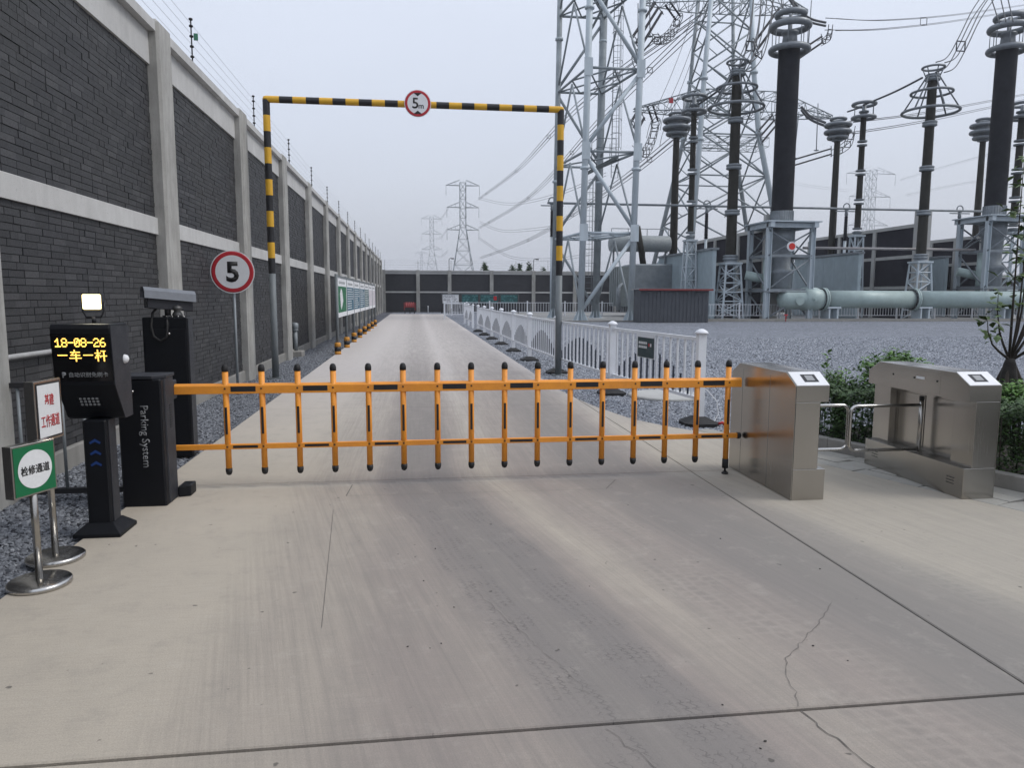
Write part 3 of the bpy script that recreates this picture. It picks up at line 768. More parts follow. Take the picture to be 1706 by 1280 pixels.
m = MB(); m.add(a+b, [(0, 1, 2, 3), (0, 4, 5, 1), (1, 5, 6, 2), (2, 6, 7, 3), (3, 7, 4, 0), (7, 6, 5, 4)]); scr = m.build('screen', SCREEN, kz)
# dot matrix digits and characters, one LED per lit dot
DIG = {'1': '00100,01100,10100,00100,00100,00100,11111', '8': '01110,10001,10001,01110,10001,10001,01110', '0': '01110,10011,10101,10101,11001,10001,01110',
       '2': '01110,10001,00001,00110,01000,10000,11111', '6': '00110,01000,10000,11110,10001,10001,01110', '-': '00000,00000,00000,11111,00000,00000,00000'}
CHE = '0000100000,0000100000,0111111110,0001000000,0010010000,0111111110,0000010000,0000010000,1111111111,0000010000,0000010000,0000010000'
GAN = '0010000000,0010011110,0010000100,1111100100,0010000100,0111000100,0110111111,1010100100,1010000100,0010000100,0010000100,0010000100'
YI = ','.join(['0000000000']*5+['0111111110','0000000000']+['0000000000']*5)
led = MB()
def glyph(rows, ox, oy, px, py, st=1.0):
    rows = rows.split(',')
    for r, row in enumerate(rows):
        for c, ch in enumerate(row):
            if ch == '1':
                cx, cy = ox+c*px, oy-r*py; w, h = px*.52, py*.46
                q = [onface(cx-w, cy-h, .0035), onface(cx+w, cy-h, .0035), onface(cx+w, cy+h, .0035), onface(cx-w, cy+h, .0035)]
                led.add(q, [(0, 1, 2, 3)])
for i, ch in enumerate('18-08-26'): glyph(DIG[ch], -.150+i*.0385, .122, .0070, .0082)
for i, g in enumerate((YI, CHE, YI, GAN)): glyph(g, -.148+i*.077, .048, .0073, .0064)
led.build('amber_characters', AMBER, scr)
text('lettering', '自动识别免刷卡', GREYI, onface(.03, -.112, .003), u, v, width=.235, parent=scr, bold=.004)
text('lettering', 'P', GREYI, onface(-.118, -.112, .003), u, v, height=.036, parent=scr, bold=.05)
sp0 = Vector(((hx0+hx1)/2-.005, ky-.047, .905)); vv = Vector((0, -.135, .23)).normalized(); nn = u.cross(vv)
m = MB(); q = [sp0+u*sx*.068+vv*sy*.038 for sx, sy in ((-1, -1), (1, -1), (1, 1), (-1, 1))]; m.add([p+nn*.003 for p in q]+[p-nn*.006 for p in q], [(0, 1, 2, 3), (0, 4, 5, 1), (1, 5, 6, 2), (2, 6, 7, 3), (3, 7, 4, 0)])
m.build('speaker_plate', SCREEN, kz)
for r in range(3):
    for c in range(5):
        p = sp0+u*((c-2)*.0255)+vv*((r-1)*.024)
        MB().tube(p+nn*.002, p+nn*.006, .0085, 10).build('speaker_hole', GREYI, kz)
px0, px1 = -2.185, -2.035
MB().bbox((px0, ky-.06, .03), (px1, ky+.10, .78), .012).build('post', FRAMEBLK, kz)
MB().box((px1-.0, ky-.03, .06), (px1+.005, ky+.08, .775)).build('post_trim', FRAMEBLK2, kz)
m = MB(); c = ((px0+px1)/2, ky+.02); w0, w1 = .15, .085
vs = [(c[0]-w0, c[1]-w0, 0), (c[0]+w0, c[1]-w0, 0), (c[0]+w0, c[1]+w0, 0), (c[0]-w0, c[1]+w0, 0), (c[0]-w0, c[1]-w0, .025), (c[0]+w0, c[1]-w0, .025), (c[0]+w0, c[1]+w0, .025), (c[0]-w0, c[1]+w0, .025),
      (c[0]-w1, c[1]-w1, .085), (c[0]+w1, c[1]-w1, .085), (c[0]+w1, c[1]+w1, .085), (c[0]-w1, c[1]+w1, .085)]
m.add(vs, [(3, 2, 1, 0), (8, 9, 10, 11)]+[(k+i, k+(i+1) % 4, k+4+(i+1) % 4, k+4+i) for k in (0, 4) for i in range(4)])
m.build('base', FRAMEBLK, kz, .004)
for z in (.65, .575, .50):
    m = MB(); cx = (px0+px1)/2+.0; y = ky-.0615
    m.add([(cx-.036, y, z-.018), (cx, y, z+.006), (cx+.036, y, z-.018), (cx+.03, y, z-.03), (cx, y, z-.014), (cx-.03, y, z-.03)][::1], [(0, 4, 1), (0, 5, 4), (1, 4, 2), (4, 3, 2)])
    m.build('blue_chevron', BLUEI, kz)
m = MB(); m.lathe((hx1+.004, ky+.06, 1.175), [(.030, 0), (.030, .006), (.024, .02), (.010, .028), (.001, .03)], 16, 'X'); m.build('button', WHITEP, kz)
# floodlight on top of the kiosk
fl = tag(thing('floodlight', (-2.1, 5.2, 1.42), None, None), 'small lit white led floodlight on a bracket on top of the black kiosk', 'floodlight')
fc = Vector((-2.10, 5.18, 1.555))
MB().box(fc+Vector((-.062, -.007, -.055)), fc+Vector((.062, .045, .055))).build('housing', FRAMEBLK2, fl, .006)
MB().path([fc+Vector((-.066, .02, .0)), fc+Vector((-.066, .01, -.06)), fc+Vector((-.045, .01, -.1)), fc+Vector((.045, .01, -.1)), fc+Vector((.066, .01, -.06)), fc+Vector((.066, .02, .0))], .007, 6).build('bracket', DARKSTEEL, fl)
MB().tube(fc+Vector((0, .01, -.14)), fc+Vector((0, .01, -.095)), .014, 8).build('stem', DARKSTEEL, fl)
MB().prism([(fc.x-.058, fc.z-.044), (fc.x-.050, fc.z-.050), (fc.x+.050, fc.z-.050), (fc.x+.058, fc.z-.044), (fc.x+.058, fc.z+.044), (fc.x+.050, fc.z+.050), (fc.x-.050, fc.z+.050), (fc.x-.058, fc.z+.044)], fc.y-.0085, fc.y-.0075, 'Y').build('lamp_glass', LAMPGLASS, fl)
for r in (-1, 1):
    for c_ in (-1, 0, 1): MB().lathe(fc+Vector((c_*.035, -.009, r*.024)), [(.0182, 0), (.0172, -.003)], 12, 'Y').build('led', LAMPLED, fl)
# ================================================================ CAMERA CABINET AND CAMERA
cc = tag(thing('camera_cabinet', (-2.4, 7.7, 0), None, None), 'tall black equipment cabinet with a round lock behind the barrier cabinet', 'cabinet')
MB().bbox((-2.64, 7.6, 0), (-2.22, 7.76, 1.385), .01).build('body', FRAMEBLK, cc)
MB().box((-2.62, 7.594, .1), (-2.24, 7.601, 1.27)).build('door', FRAMEBLK, cc, .003)
MB().box((-2.219, 7.61, .02), (-2.213, 7.75, 1.375)).build('side_panel', FRAMEBLK2, cc)
MB().lathe((-2.39, 7.593, 1.225), [(.014, 0), (.014, -.012), (.004, -.018)], 12, 'Y').build('lock', CHROME, cc)
for k in range(4): MB().lathe((-2.42+.055*k, 7.63, 1.385), [(.008, 0), (.008, .01)], 6).build('bolt', CHROME, cc)
sc_ = tag(thing('surveillance_camera', (-2.4, 7.75, 1.385), None, None), 'grey box housing security camera with sun shield on top of the black cabinet', 'camera')
Rm = Matrix.Translation((-2.40, 7.70, 1.565)) @ Matrix.Rotation(math.radians(-58), 4, 'Z') @ Matrix.Diagonal((1.1, .74, 1.3, 1)) @ Matrix.Rotation(math.radians(-3), 4, 'X')
hb = MB(); hb.box((-.062, -.30, -.085), (.062, .27, .045), Rm); hb.build('housing', FRAMEBLK2, sc_, .008)
sh = MB(); pts = [(-.086, -.01), (-.074, .048), (-.04, .072), (.04, .072), (.074, .048), (.086, -.01), (.080, -.01), (.069, .044), (.038, .066), (-.038, .066), (-.069, .044), (-.080, -.01)]
vs = [Rm @ Vector((x, -.34, z)) for x, z in pts]+[Rm @ Vector((x, .30, z)) for x, z in pts]
sh.add(vs, [(i, (i+1) % 12, 12+(i+1) % 12, 12+i) for i in range(12)]+[(i, 11-i, 10-i, i+1) for i in range(5)]+[(12+i, 12+i+1, 12+10-i, 12+11-i) for i in range(5)])
sh.build('sun_shield', simple('shield_grey', (.20, .215, .24), .4, .3), sc_)
m = MB(); q = [Rm @ Vector(p) for p in ((-.052, -.302, -.075), (.052, -.302, -.075), (.052, -.302, .038), (-.052, -.302, .038))]; m.add(q, [(0, 1, 2, 3)]); m.build('window', SCREEN, sc_)
m = MB(); m.tube(Rm @ Vector((0, -.285, -.005)), Rm @ Vector((0, -.306, -.005)), .026, 16); m.build('lens', simple('lens_glass', (.02, .03, .05), .05, bump=0), sc_)
MB().tube((-2.42, 7.68, 1.385), (-2.42, 7.68, 1.51), .03, 10).tube((-2.42, 7.68, 1.385), (-2.42, 7.68, 1.40), .05, 12).build('bracket', DARKSTEEL, sc_)
MB().path([Rm @ Vector((-.02, -.16, -.08)), (-2.545, 7.63, 1.43), (-2.55, 7.58, 1.3), (-2.53, 7.575, 1.2), (-2.47, 7.575, 1.155), (-2.41, 7.578, 1.19), (-2.40, 7.585, 1.3), (-2.41, 7.62, 1.39)], .012, 8).build('cable', BLACKR, sc_)
m = MB(); m.lathe((-2.33, 7.68, 1.385), [(.05, 0), (.048, .03), (.03, .06), (.048, .075), (.045, .10), (.01, .12)], 14); q = tag(m.build('junction_dome', simple('dome_mix', (.11, .11, .11), .35, .6)), 'small dark domed fitting on the cabinet top under the camera', 'fitting')
# ================================================================ STANCHION SIGNS
def stanchion(x, y, label, ph, W_, H_, zc, deg, face):
    t = tag(thing('stanchion_sign', (x, y, 0), None, None), label, 'sign')
    t.rotation_euler = (0, 0, 0)
    MB().lathe((x, y, 0), [(.155, 0), (.16, .006), (.16, .024), (.150, .032), (.02, .036)], 48).build('base', CHROME, t)
    MB().lathe((x, y, .03), [(.019, 0), (.019, zc-.02)], 18).build('pole', STAINLESS, t)
    R_ = Matrix.Translation((x, y, zc)) @ Matrix.Rotation(math.radians(deg), 4, 'Z')
    b = MB(); b.box((-W_/2, -.024, -H_/2), (W_/2, .036, H_/2), R_); box = b.build('sign_box', STAINLESS, t, .003)
    fr = MB()
    f0 = R_ @ Vector((0, -.0265, 0)); uu = (R_.to_3x3() @ Vector((1, 0, 0))); nn_ = (R_.to_3x3() @ Vector((0, -1, 0)))
    return t, box, f0, uu, nn_, R_
t, box, f0, uu, nn_, R_ = stanchion(-2.085, 4.24, 'green square sign with a white disc on a steel pole with round base', 0, .27, .285, .66, 68, 0)
m = MB(); m.box((-.125, -.0265, -.132), (.125, -.0235, .132), R_); m.build('green_plate', GREENP, box)
m = MB(); m.lathe((0, 0, 0), [(.105, 0), (.105, -.002)], 48, 'Y'); m.v = [tuple(R_ @ Vector((a, -.0265+b, c))) for a, b, c in m.v]; m.build('white_disc', WHITEI, box)
text('lettering', '检修通道', BLACKI, f0+nn_*.0025, uu, (0, 0, 1), width=.178, height=.052, parent=box, bold=.02)
t, box, f0, uu, nn_, R_ = stanchion(-2.19, 4.66, 'white sign with red characters on a steel pole behind the green sign', 0, .25, .36, .92, 82, 0)
m = MB(); m.box((-.113, -.026, -.165), (.113, -.0235, .165), R_); m.build('black_border', BLACKI, box)
m = MB(); m.box((-.102, -.0275, -.155), (.102, -.026, .155), R_); m.build('white_plate', WHITEI, box)
text('lettering', '基建', REDI, f0+nn_*.002+Vector((0, 0, .062)), uu, (0, 0, 1), width=.085, height=.07, parent=box, bold=.012)
text('lettering', '工作通道', REDI, f0+nn_*.002+Vector((0, 0, -.062)), uu, (0, 0, 1), width=.17, height=.075, parent=box, bold=.012)
# ================================================================ LEFT FOREGROUND RAILING AND PIPE
rl = tag(thing('railing', (-3, 6.2, 0), None, None), 'dark metal railing with slim round bars at the left edge beside the kiosk', 'railing')
RY = 6.15
MB().box((-3.6, RY-.02, .88), (-2.22, RY+.02, .92)).build('top_rail', DARKSTEEL, rl)
MB().box((-3.6, RY-.025, .03), (-2.22, RY+.025, .07)).build('bottom_rail', DARKSTEEL, rl)
bsrc2 = None
for i, x in enumerate([-3.24+.158*i for i in range(7)]+[-3.4]):
    if bsrc2 is None: bsrc2 = MB().tube((0, 0, .07), (0, 0, .88), .0125, 10).build('bar', GALV); bsrc2.matrix_basis = Matrix.Translation((x, RY, 0)); hang(bsrc2, rl)
    else: inst(bsrc2, 'bar', (x, RY, 0), rl)
wp = tag(MB().tube((WX+.06, 5.0, 1.11), (WX+.06, 8.6, 1.09), .022, 12).build('wall_pipe', simple('pale_pipe', (.42, .42, .42), .5)), 'thin pale horizontal pipe fixed low along the brick wall behind the kiosk', 'pipe')
# ================================================================ TURNSTILES
def turnstile(label, X0_, Y0_, side, L, rz=0.0):
    """side=+1: the passage is towards +X"""
    t = tag(thing('turnstile', (X0_, Y0_, 0), None, None), label, 'turnstile')
    Wd = .275; T = Matrix.Translation((X0_, Y0_, 0)) @ Matrix.Rotation(rz, 4, 'Z')
    fx = lambda x: x if side > 0 else Wd-x      # mirror across the body
    def B(a, b, nm, mat=STAINLESS, bev=.003, par=t):
        xa, xb = sorted((fx(a[0]), fx(b[0]))); m = MB(); m.box((xa, a[1], a[2]), (xb, b[1], b[2]), T); return m.build(nm, mat, par, bev)
    # head: long box with sloping card reader faces at both ends
    prof = [(0, .785), (0, .915), (.155, 1.005), (L-.155, 1.005), (L, .915), (L, .785)]
    def PX(poly, xa, xb, nm, mat=STAINLESS, bev=.003, par=t):
        xa, xb = sorted((fx(xa), fx(xb))); m = MB(); m.prism(poly, xa, xb, 'X'); m.v = [tuple(T @ Vector(q)) for q in m.v]; return m.build(nm, mat, par, bev)
    head = PX(prof, 0.0, Wd, 'head')
    # outer side is one flat sheet, the passage side is stepped back between head and base box
    B((0.001, 0.001, .251), (.205, .24, .784), 'end_column'); B((0.001, L-.24, .251), (.205, L-.001, .784), 'end_column')
    B((0.001, .241, .251), (.115, L-.241, .784), 'body')
    B((.117, .27, .27), (.121, L/2-.05, .74), 'side_panel', bev=.001); B((.117, L/2+.05, .27), (.121, L-.27, .74), 'side_panel', bev=.001)
    B((.0, .0005, .0), (Wd-.005, L-.0005, .25), 'base_box')
    PX([(.002, .004), (.002, .914), (.156, 1.001), (L-.156, 1.001), (L-.002, .914), (L-.002, .004)], -.007, -.001, 'outer_sheet', bev=.0015)
    for yy in (.36, .80): PX([(L*yy-.001, .01), (L*yy-.001, .96), (L*yy+.001, .96), (L*yy+.001, .01)], -.0078, -.0068, 'sheet_seam', GREYP, 0)
    PX([(.0, .915), (.155, 1.005), (.155, 1.008), (-.001, .918)], .004, Wd-.004, 'reader_panel', WHITEP, 0)
    PX([(.035, .937), (.120, .987), (.120, .9905), (.035, .9405)], .085, .205, 'card_reader', SCREEN, 0)
    PX([(.050, .948), (.105, .980), (.105, .9835), (.050, .9515)], .112, .178, 'reader_mark', GREYI, 0)
    B((Wd-.004, L*.25, .80), (Wd+.001, L*.75, .99), 'access_cover', bev=.001)
    for yy in (L*.28, L*.5, L*.72): B((Wd+.0005, yy-.008, .9), (Wd+.0035, yy+.008, .916), 'lock', BLACKR, 0)
    B((Wd+.0005, L*.40, .905), (Wd+.002, L*.48, .925), 'label_plate', WHITEP, 0)
    for yy in (.10, L-.20):
        for k in range(3):
            for j in range(3): B((Wd-.0055, yy+j*.032, .10+k*.024), (Wd-.003, yy+j*.032+.024, .106+k*.024), 'vent_slot', BLACKR, 0)
    # gate leaf: pivot post and bent tube
    px_ = fx(.19); hy = L*.50
    m = MB(); m.tube(T @ Vector((px_, hy, .22)), T @ Vector((px_, hy, .74)), .019, 14); m.build('pivot_post', STAINLESS, t)
    MB().tube(T @ Vector((px_, hy, .71)), T @ Vector((px_, hy, .745)), .021, 14).build('pivot_cap', BLACKR, t)
    s = side; r = .06; xe = px_+s*.62 if side > 0 else px_-.66; pts = [Vector((px_, hy, .665))]
    xo = xe
    for k in range(6):
        a = math.pi/2*k/5; pts.append(Vector((xo-s*r+s*r*math.sin(a), hy, .665-r+r*math.cos(a))))
    for k in range(6):
        a = math.pi/2*k/5; pts.append(Vector((xo-s*r+s*r*math.cos(a), hy, .275+r-r*math.sin(a))))
    pts.append(Vector((px_, hy, .275)))
    MB().path([T @ p for p in pts], .0145, 12).build('gate_leaf', CHROME, t)
    return t
t1 = turnstile('brushed steel turnstile at the free end of the orange barrier, flat side outwards', 2.925, 5.35, 1, 1.17)
t2 = turnstile('brushed steel turnstile in front of the hedge with its passage side facing the road', 4.29, 5.22, -1, 1.3, 0.0)
# ================================================================ SPEED SIGN, HEIGHT GANTRY
def round_sign(t, c, R_, parts):
    x, y, z = c
    MB().lathe(c, [(R_, 0), (R_, .004)], 48, 'Y').build('plate', WHITEP, t)
    MB().lathe((x, y-.001, z), [(R_*.955, 0), (R_*.955, -.002), (R_*.90, -.003)], 48, 'Y').build('red_ring', REDP, t)
    MB().lathe((x, y-.004, z), [(R_*.77, 0), (R_*.77, -.0015)], 48, 'Y').build('white_face', WHITEP, t)
ss = tag(thing('speed_limit_sign', (-2.92, 12.5, 0), None, None), 'round red and white speed limit 5 sign on a thin pole by the left wall', 'sign')
MB().tube((-2.92, 12.56, -.1), (-2.92, 12.56, 2.2), .022, 12).build('pole', GALV, ss)
MB().box((-3.0, 12.525, 1.8), (-2.84, 12.536, 1.83)).box((-3.0, 12.525, 2.1), (-2.84, 12.536, 2.13)).build('clamp', GALV, ss)
round_sign(ss, (-2.92, 12.52, 1.975), .345, 0)
text('lettering', '5', BLACKI, (-2.92, 12.513, 1.975), (1, 0, 0), (0, 0, 1), height=.33, parent=ss, bold=.035)
GYY = 14.9
gt = tag(thing('height_limit_gantry', (0, GYY, 0), None, None), 'yellow and black striped height limit frame standing over the road', 'gantry')
def striped(a, b, r, seg, first, ends, nm):
    a, b = Vector(a), Vector(b); L = (b-a).length; n = max(1, round(L/seg)); m = MB()
    for i in range(n):
        m.cur = (i+first) % 2; m.tube(a+(b-a)*(i/n), a+(b-a)*((i+1)/n), r, 16, cap=False)
    return m.build(nm, [YELLOW, BLACKP], gt)
GXL, GXR, GZ = -2.74, 2.90, 5.27
for x in (GXL, GXR):
    MB().tube((x, GYY, -.1), (x, GYY, 2.02), .066, 16).build('lower_post', GREYP, gt)
    striped((x, GYY, 2.02), (x, GYY, GZ), .067, .288, 1, 0, 'striped_post')
    MB().lathe((x, GYY, GZ), [(.067, -.02), (.067, .0), (.05, .045), (.0, .066)], 16).build('post_cap', YELLOW, gt)
    MB().box((x-.12, GYY-.12, -.05), (x+.12, GYY+.12, .0)).build('base_plate', GREYP, gt)
striped((GXL, GYY, GZ), (GXR, GYY, GZ), .064, .245, 0, 0, 'striped_beam')
hs = tag(thing('height_limit_sign', (.1, GYY-.1, GZ), None, None), 'round 5m height limit sign with red ring hung on the striped beam', 'sign')
round_sign(hs, (.09, GYY-.085, GZ), .255, 0)
hsz = (.09, GYY-.0925, GZ)
text('lettering', '5', BLACKI, (.045, GYY-.0925, GZ+.005), (1, 0, 0), (0, 0, 1), height=.20, parent=hs, bold=.012)
text('lettering', 'm', BLACKI, (.155, GYY-.0925, GZ-.058), (1, 0, 0), (0, 0, 1), height=.07, parent=hs, bold=.012)
for s in (1, -1):
    m = MB(); zt = GZ+s*.195; m.prism([(.01, zt), (.17, zt), (.09, zt-s*.062)], GYY-.093, GYY-.0915, 'Y'); m.build('arrow', BLACKI, hs)
# ================================================================ NOTICE BOARD ROW, STUB, BOARDS, CART
nb = tag(thing('notice_board_row', (-2.1, 30, 0), None, None), 'long row of seven notice panels on posts with orange and black sleeves', 'notice board')
NX = -2.12; ny = [20.6+2.72*i for i in range(8)]
TEALP = simple('teal_print', (.012, .085, .09), .5, var=.15, bump=0); BLUEP = simple('poster_blue', (.012, .10, .16), .5, var=.15, bump=0); PINKW = simple('pale_poster', (.62, .58, .62), .5, bump=0)
OSLV = simple('orange_sleeve', (.62, .27, .03), .5, var=.2)
srcs = None
for i, y in enumerate(ny):
    h = 2.18
    if srcs is None:
        p0 = MB().tube((0, 0, -.05), (0, 0, h), .042, 12).build('post', GREYP)
        sv = MB(); sv.cur = 0; sv.lathe((0, 0, 0), [(.088, .0), (.088, .09)], 14); sv.cur = 1; sv.lathe((0, 0, 0), [(.09, .09), (.09, .21)], 14); sv.cur = 0; sv.lathe((0, 0, 0), [(.088, .21), (.088, .31), (.05, .33)], 14)
        v0 = sv.build('sleeve', [OSLV, BLACKP])
        for o in (p0, v0): o.matrix_basis = Matrix.Translation((NX, y, 0))
        hang(p0, nb); hang(v0, p0); srcs = (p0, v0)
    else:
        p = inst(srcs[0], 'post', (NX, y, 0), nb); inst(srcs[1], 'sleeve', (NX, y, 0), p)
rt = random.Random(4)
for i in range(7):
    y0, y1 = ny[i]+.05, ny[i+1]-.05; xf = NX+.028
    pnl = MB().box((NX-.03, y0, 1.0), (xf, y1, 2.1)).build('panel', WHITEP, nb)
    MB().box((xf-.001, y0+.12, 1.13), (xf+.003, y1-.12, 1.86)).build('poster', (GREENP, BLUEP, BLUEP, BLUEP, TEALP, PINKW, PINKW)[i], pnl)
    MB().box((NX-.045, y0-.02, 2.1), (NX+.045, y1+.02, 2.15)).build('top_trim', GREYP, pnl)
    m = MB()
    if i == 0:
        m.prism([(y0+.75, 1.3), (y0+.95, 1.2), (y0+1.5, 1.45), (y0+1.2, 1.75), (y0+.9, 1.8), (y0+.6, 1.65)], xf+.003, xf+.005, 'X')
    elif i < 5:
        for r in range(9):
            z = 1.8-r*.075; m.box((xf+.003, y0+.2, z-.012), (xf+.0045, y1-.2-rt.uniform(0, .8), z+.012))
    m2 = MB(); y = y0+.4
    while y < y1-.5: w = rt.uniform(.08, .18); m2.box((xf, y, 1.93), (xf+.002, y+w, 2.0)); y += w+.06
    if m.v: m.build('printed_lines', WHITEI, pnl)
    m2.build('heading_print', GREYI, pnl)
st = tag(thing('pipe_stub', (-3.2, 20.4, 0), None, None), 'short grey capped pipe standing on a square concrete block by the left wall', 'pipe')
MB().bbox((-3.26-.26, 20.1, -.1), (-3.0, 20.6, .13), .02).build('concrete_block', C_KERB, st)
MB().tube((-3.2, 20.35, .13), (-3.2, 20.35, .66), .06, 14).build('pipe', GALV, st)
m = MB(); m.lathe((-3.2, 20.35, .66), [(.085, 0), (.09, .02), (.075, .035), (.09, .05), (.075, .065), (.09, .08), (.09, .2), (.03, .22)], 16); m.build('ribbed_cap', GALV, st)
MB().box((-3.29, 20.40, .13), (-3.27+.02, 20.43, .6)).build('black_strip', BLACKR, st)
bl = [('pale notice board with diagrams, leftmost of the far row before the end wall', 2.49, 4.2, WHITEP), ('plain teal notice board second from the left before the end wall', 4.32, 6.04, TEALP), ('teal notice board with a red patch before the end wall', 6.1, 7.95, TEALP), ('teal notice board at the right end of the far row', 8.06, 9.87, TEALP)]
for i, (lb, xa, xb, mt) in enumerate(bl):
    t = tag(thing('far_notice_board', (xa, 71, 0), None, None), lb, 'notice board', 'notice boards before the end wall')
    pn = MB().box((xa+.08, 71, .9), (xb-.1, 71.08, 1.74)).build('panel', mt, t)
    MB().box((xa-.03, 70.97, 1.74), (xb+.03, 71.1, 1.80)).build('top_trim', GREYP, t)
    for x in (xa, xb-.02): MB().tube((x, 71.04, -.05), (x, 71.04, 1.8), .06, 8).build('post', DARKSTEEL, t)
    m = MB()
    for r in range(5):
        x = xa+.15
        while x < xb-.3:
            w = rt.uniform(.08, .3); 
            if rt.random() < .7: m.box((x, 70.994, 1.6-r*.14), (x+w, 70.999, 1.64-r*.14))
            x += w+.06
    m.build('printed_lines', NAVY if i == 0 else simple('pale_teal_print', (.12, .35, .36), .5, bump=0), pn)
    if i == 2: MB().box((xb-.5, 70.99, 1.2), (xb-.2, 70.998, 1.6)).build('red_patch', REDI, pn)
ct = tag(thing('trolley', (-.5, 68, 0), None, None), 'red wheeled cart parked at the far end of the road', 'trolley')
CRD = simple('cart_red', (.30, .03, .03), .5)
MB().box((-1.0, 67.8, .55), (-.05, 68.3, .62)).box((-1.05, 67.78, .3), (-.98, 68.3, 1.0)).box((-.07, 67.78, .3), (0, 68.3, 1.0)).build('frame', CRD, ct)
for k in range(5): MB().lathe((-.85+.17*k, 67.95, .62), [(.06, 0), (.07, .1), (.07, .3), (.03, .38), (.03, .42)], 10).build('cylinder', simple('pinkish_red', (.55, .12, .12), .4) if k == 0 else bpy.data.materials['pinkish_red'], ct)
for x in (-.95, -.1, -.5): MB().torus((x, 67.85, .2), .18, .04, 16, 6, 'X').tube((x-.03, 67.85, .2), (x+.03, 67.85, .2), .05, 8).build('wheel', BLACKR, ct)
mk = tag(MB().lathe((1.2, 72, -.03), [(.05, 0), (.05, .55), (.07, .6), (.02, .68)], 8).build('marker_post', WHITEP), 'tiny white marker post before the end wall', 'post')
# ================================================================ WHITE GUARD FENCE
def fence(label, pts, name='guard_fence', dark=True, joined=False, posts=True, group=None, bars_n=13, base=True, mat=WHITEF):
    t = tag(thing(name, (*pts[0], 0), None, None), label, 'fence')
    post = MB().box((-.05, -.05, .06), (.05, .05, 1.14)).lathe((0, 0, 1.14), [(.085, 0), (.085, .012), (.065, .035), (.03, .055), (.001, .06)], 16)
    ba = MB(); ba.prism([(-.15, -.22), (.15, -.22), (.22, -.12), (.22, .12), (.15, .22), (-.15, .22), (-.22, .12), (-.22, -.12)], -.03, .02)
    vs = [(-.2, -.18, .02), (.2, -.18, .02), (.2, .18, .02), (-.2, .18, .02), (-.07, -.07, .09), (.07, -.07, .09), (.07, .07, .09), (-.07, .07, .09)]
    ba.add(vs, [(4, 5, 6, 7)]+[(i, (i+1) % 4, 4+(i+1) % 4, 4+i) for i in range(4)])
    bar = MB().box((-.016, -.010, .33), (.016, .010, 1.06)); s_post = s_base = s_bar = None; dk = {}
    stuff, stuffd = MB(), MB()
    for i, (x, y) in enumerate(pts):
        if joined:
            stuff.box((x-.05, y-.05, 0), (x+.05, y+.05, 1.14)); stuff.lathe((x, y, 1.14), [(.08, 0), (.08, .02), (.02, .06)], 8)
        else:
            if s_post is None: s_post = post.build('post', mat); s_post.matrix_basis = Matrix.Translation((x, y, 0)); hang(s_post, t)
            else: inst(s_post, 'post', (x, y, 0), t)
            if base:
                if s_base is None: s_base = ba.build('base', BLACKR); s_base.matrix_basis = Matrix.Translation((x, y, 0)); hang(s_base, t)
                else: inst(s_base, 'base', (x, y, 0), t)
        if i+1 < len(pts):
            a, b = Vector((x, y, 0)), Vector((*pts[i+1], 0)); d = (b-a).normalized(); nrm_ = Vector((-d.y, d.x, 0)); L = (b-a).length
            Mx = Matrix((( d.x, -d.y, 0, a.x), (d.y, d.x, 0, a.y), (0, 0, 1, 0), (0, 0, 0, 1)))
            for nm, z0, z1 in (('top_rail', 1.045, 1.09), ('bottom_rail', .29, .33)):
                q = MB().box((.06, -.022, z0), (L-.06, .022, z1), Mx)
                if joined: stuff.box((.06, -.022, z0), (L-.06, .022, z1), Mx)
                else: q.build(nm, mat, t)
            n = bars_n
            for k in range(n):
                s_ = L*(k+1)/(n+1); M0 = Mx @ Matrix.Translation((s_, 0, 0))
                if joined: stuff.box((-.013, -.009, .33), (.013, .009, 1.06), M0)
                elif s_bar is None: s_bar = bar.build('bar', mat); s_bar.matrix_basis = M0; hang(s_bar, t)
                else: o = inst(s_bar, 'bar', (0, 0, 0), t, M0)
            if dark:
                for k in range(n+1):
                    s_ = L*(k+.5)/(n+1); f = 1-abs((s_/L-.5)*2)**1.6; h = .33+max(.07, .5*f)
                    M0 = Mx @ Matrix.Translation((s_, 0, 0)); key = round(h, 2)
                    if joined or k in (0, n): 
                        if joined: stuffd.box((-.009, -.009, .33), (.009, .009, h), M0)
                        continue
                    if key not in dk: dk[key] = MB().box((-.010, -.010, .33), (.010, .010, h)).build('short_bar', NAVY); dk[key].matrix_basis = M0; hang(dk[key], t)
                    else: inst(dk[key], 'short_bar', (0, 0, 0), t, M0)
    if stuff.v: o = stuff.build('rails_and_bars', mat, t); o['kind'] = 'stuff'
    if stuffd.v: o = stuffd.build('short_bars', NAVY, t); o['kind'] = 'stuff'
    return t
fp = [(3.56, 8.9), (3.22, 11.89), (2.95, 15.3)]+[(2.84, 18.4+3.1*i) for i in range(6)]
gf = fence('white metal guard fence with short dark blue bars along the right side of the road', fp)
more = fence('continuation of the white guard fence farther up the right side of the road', [(2.84, 33.9+3.1*i) for i in range(1, 3)]+[(2.84, 43.2)], joined=True)
dpts = [(1.55, 57.5), (3.0, 57.6)]
fence('short white fence section standing at the far right corner of the road', [(2.0, 52), (3.6, 52.6)], joined=True)
fence('long white fence with dark bars crossing behind the lattice leg tower', [(2.9+3.1*i, 60.5-.15*i) for i in range(8)], joined=True)
fence('white fence running behind the big pipe and switchgear', [(19.3+2.95*i, 48.95) for i in range(13)], joined=True, dark=False)
ws = tag(thing('fence_warning_sign', (3.38, 10.3, .9), None, None), 'dark teal warning sign with two lines of white print hung on the near fence panel', 'sign')
a, b = Vector((3.56, 8.9, 0)), Vector((3.22, 11.89, 0)); d = (b-a).normalized(); nr = Vector((-d.y, d.x, 0)).normalized()
if nr.x > 0: nr = -nr
c = a+d*1.62+nr*.03
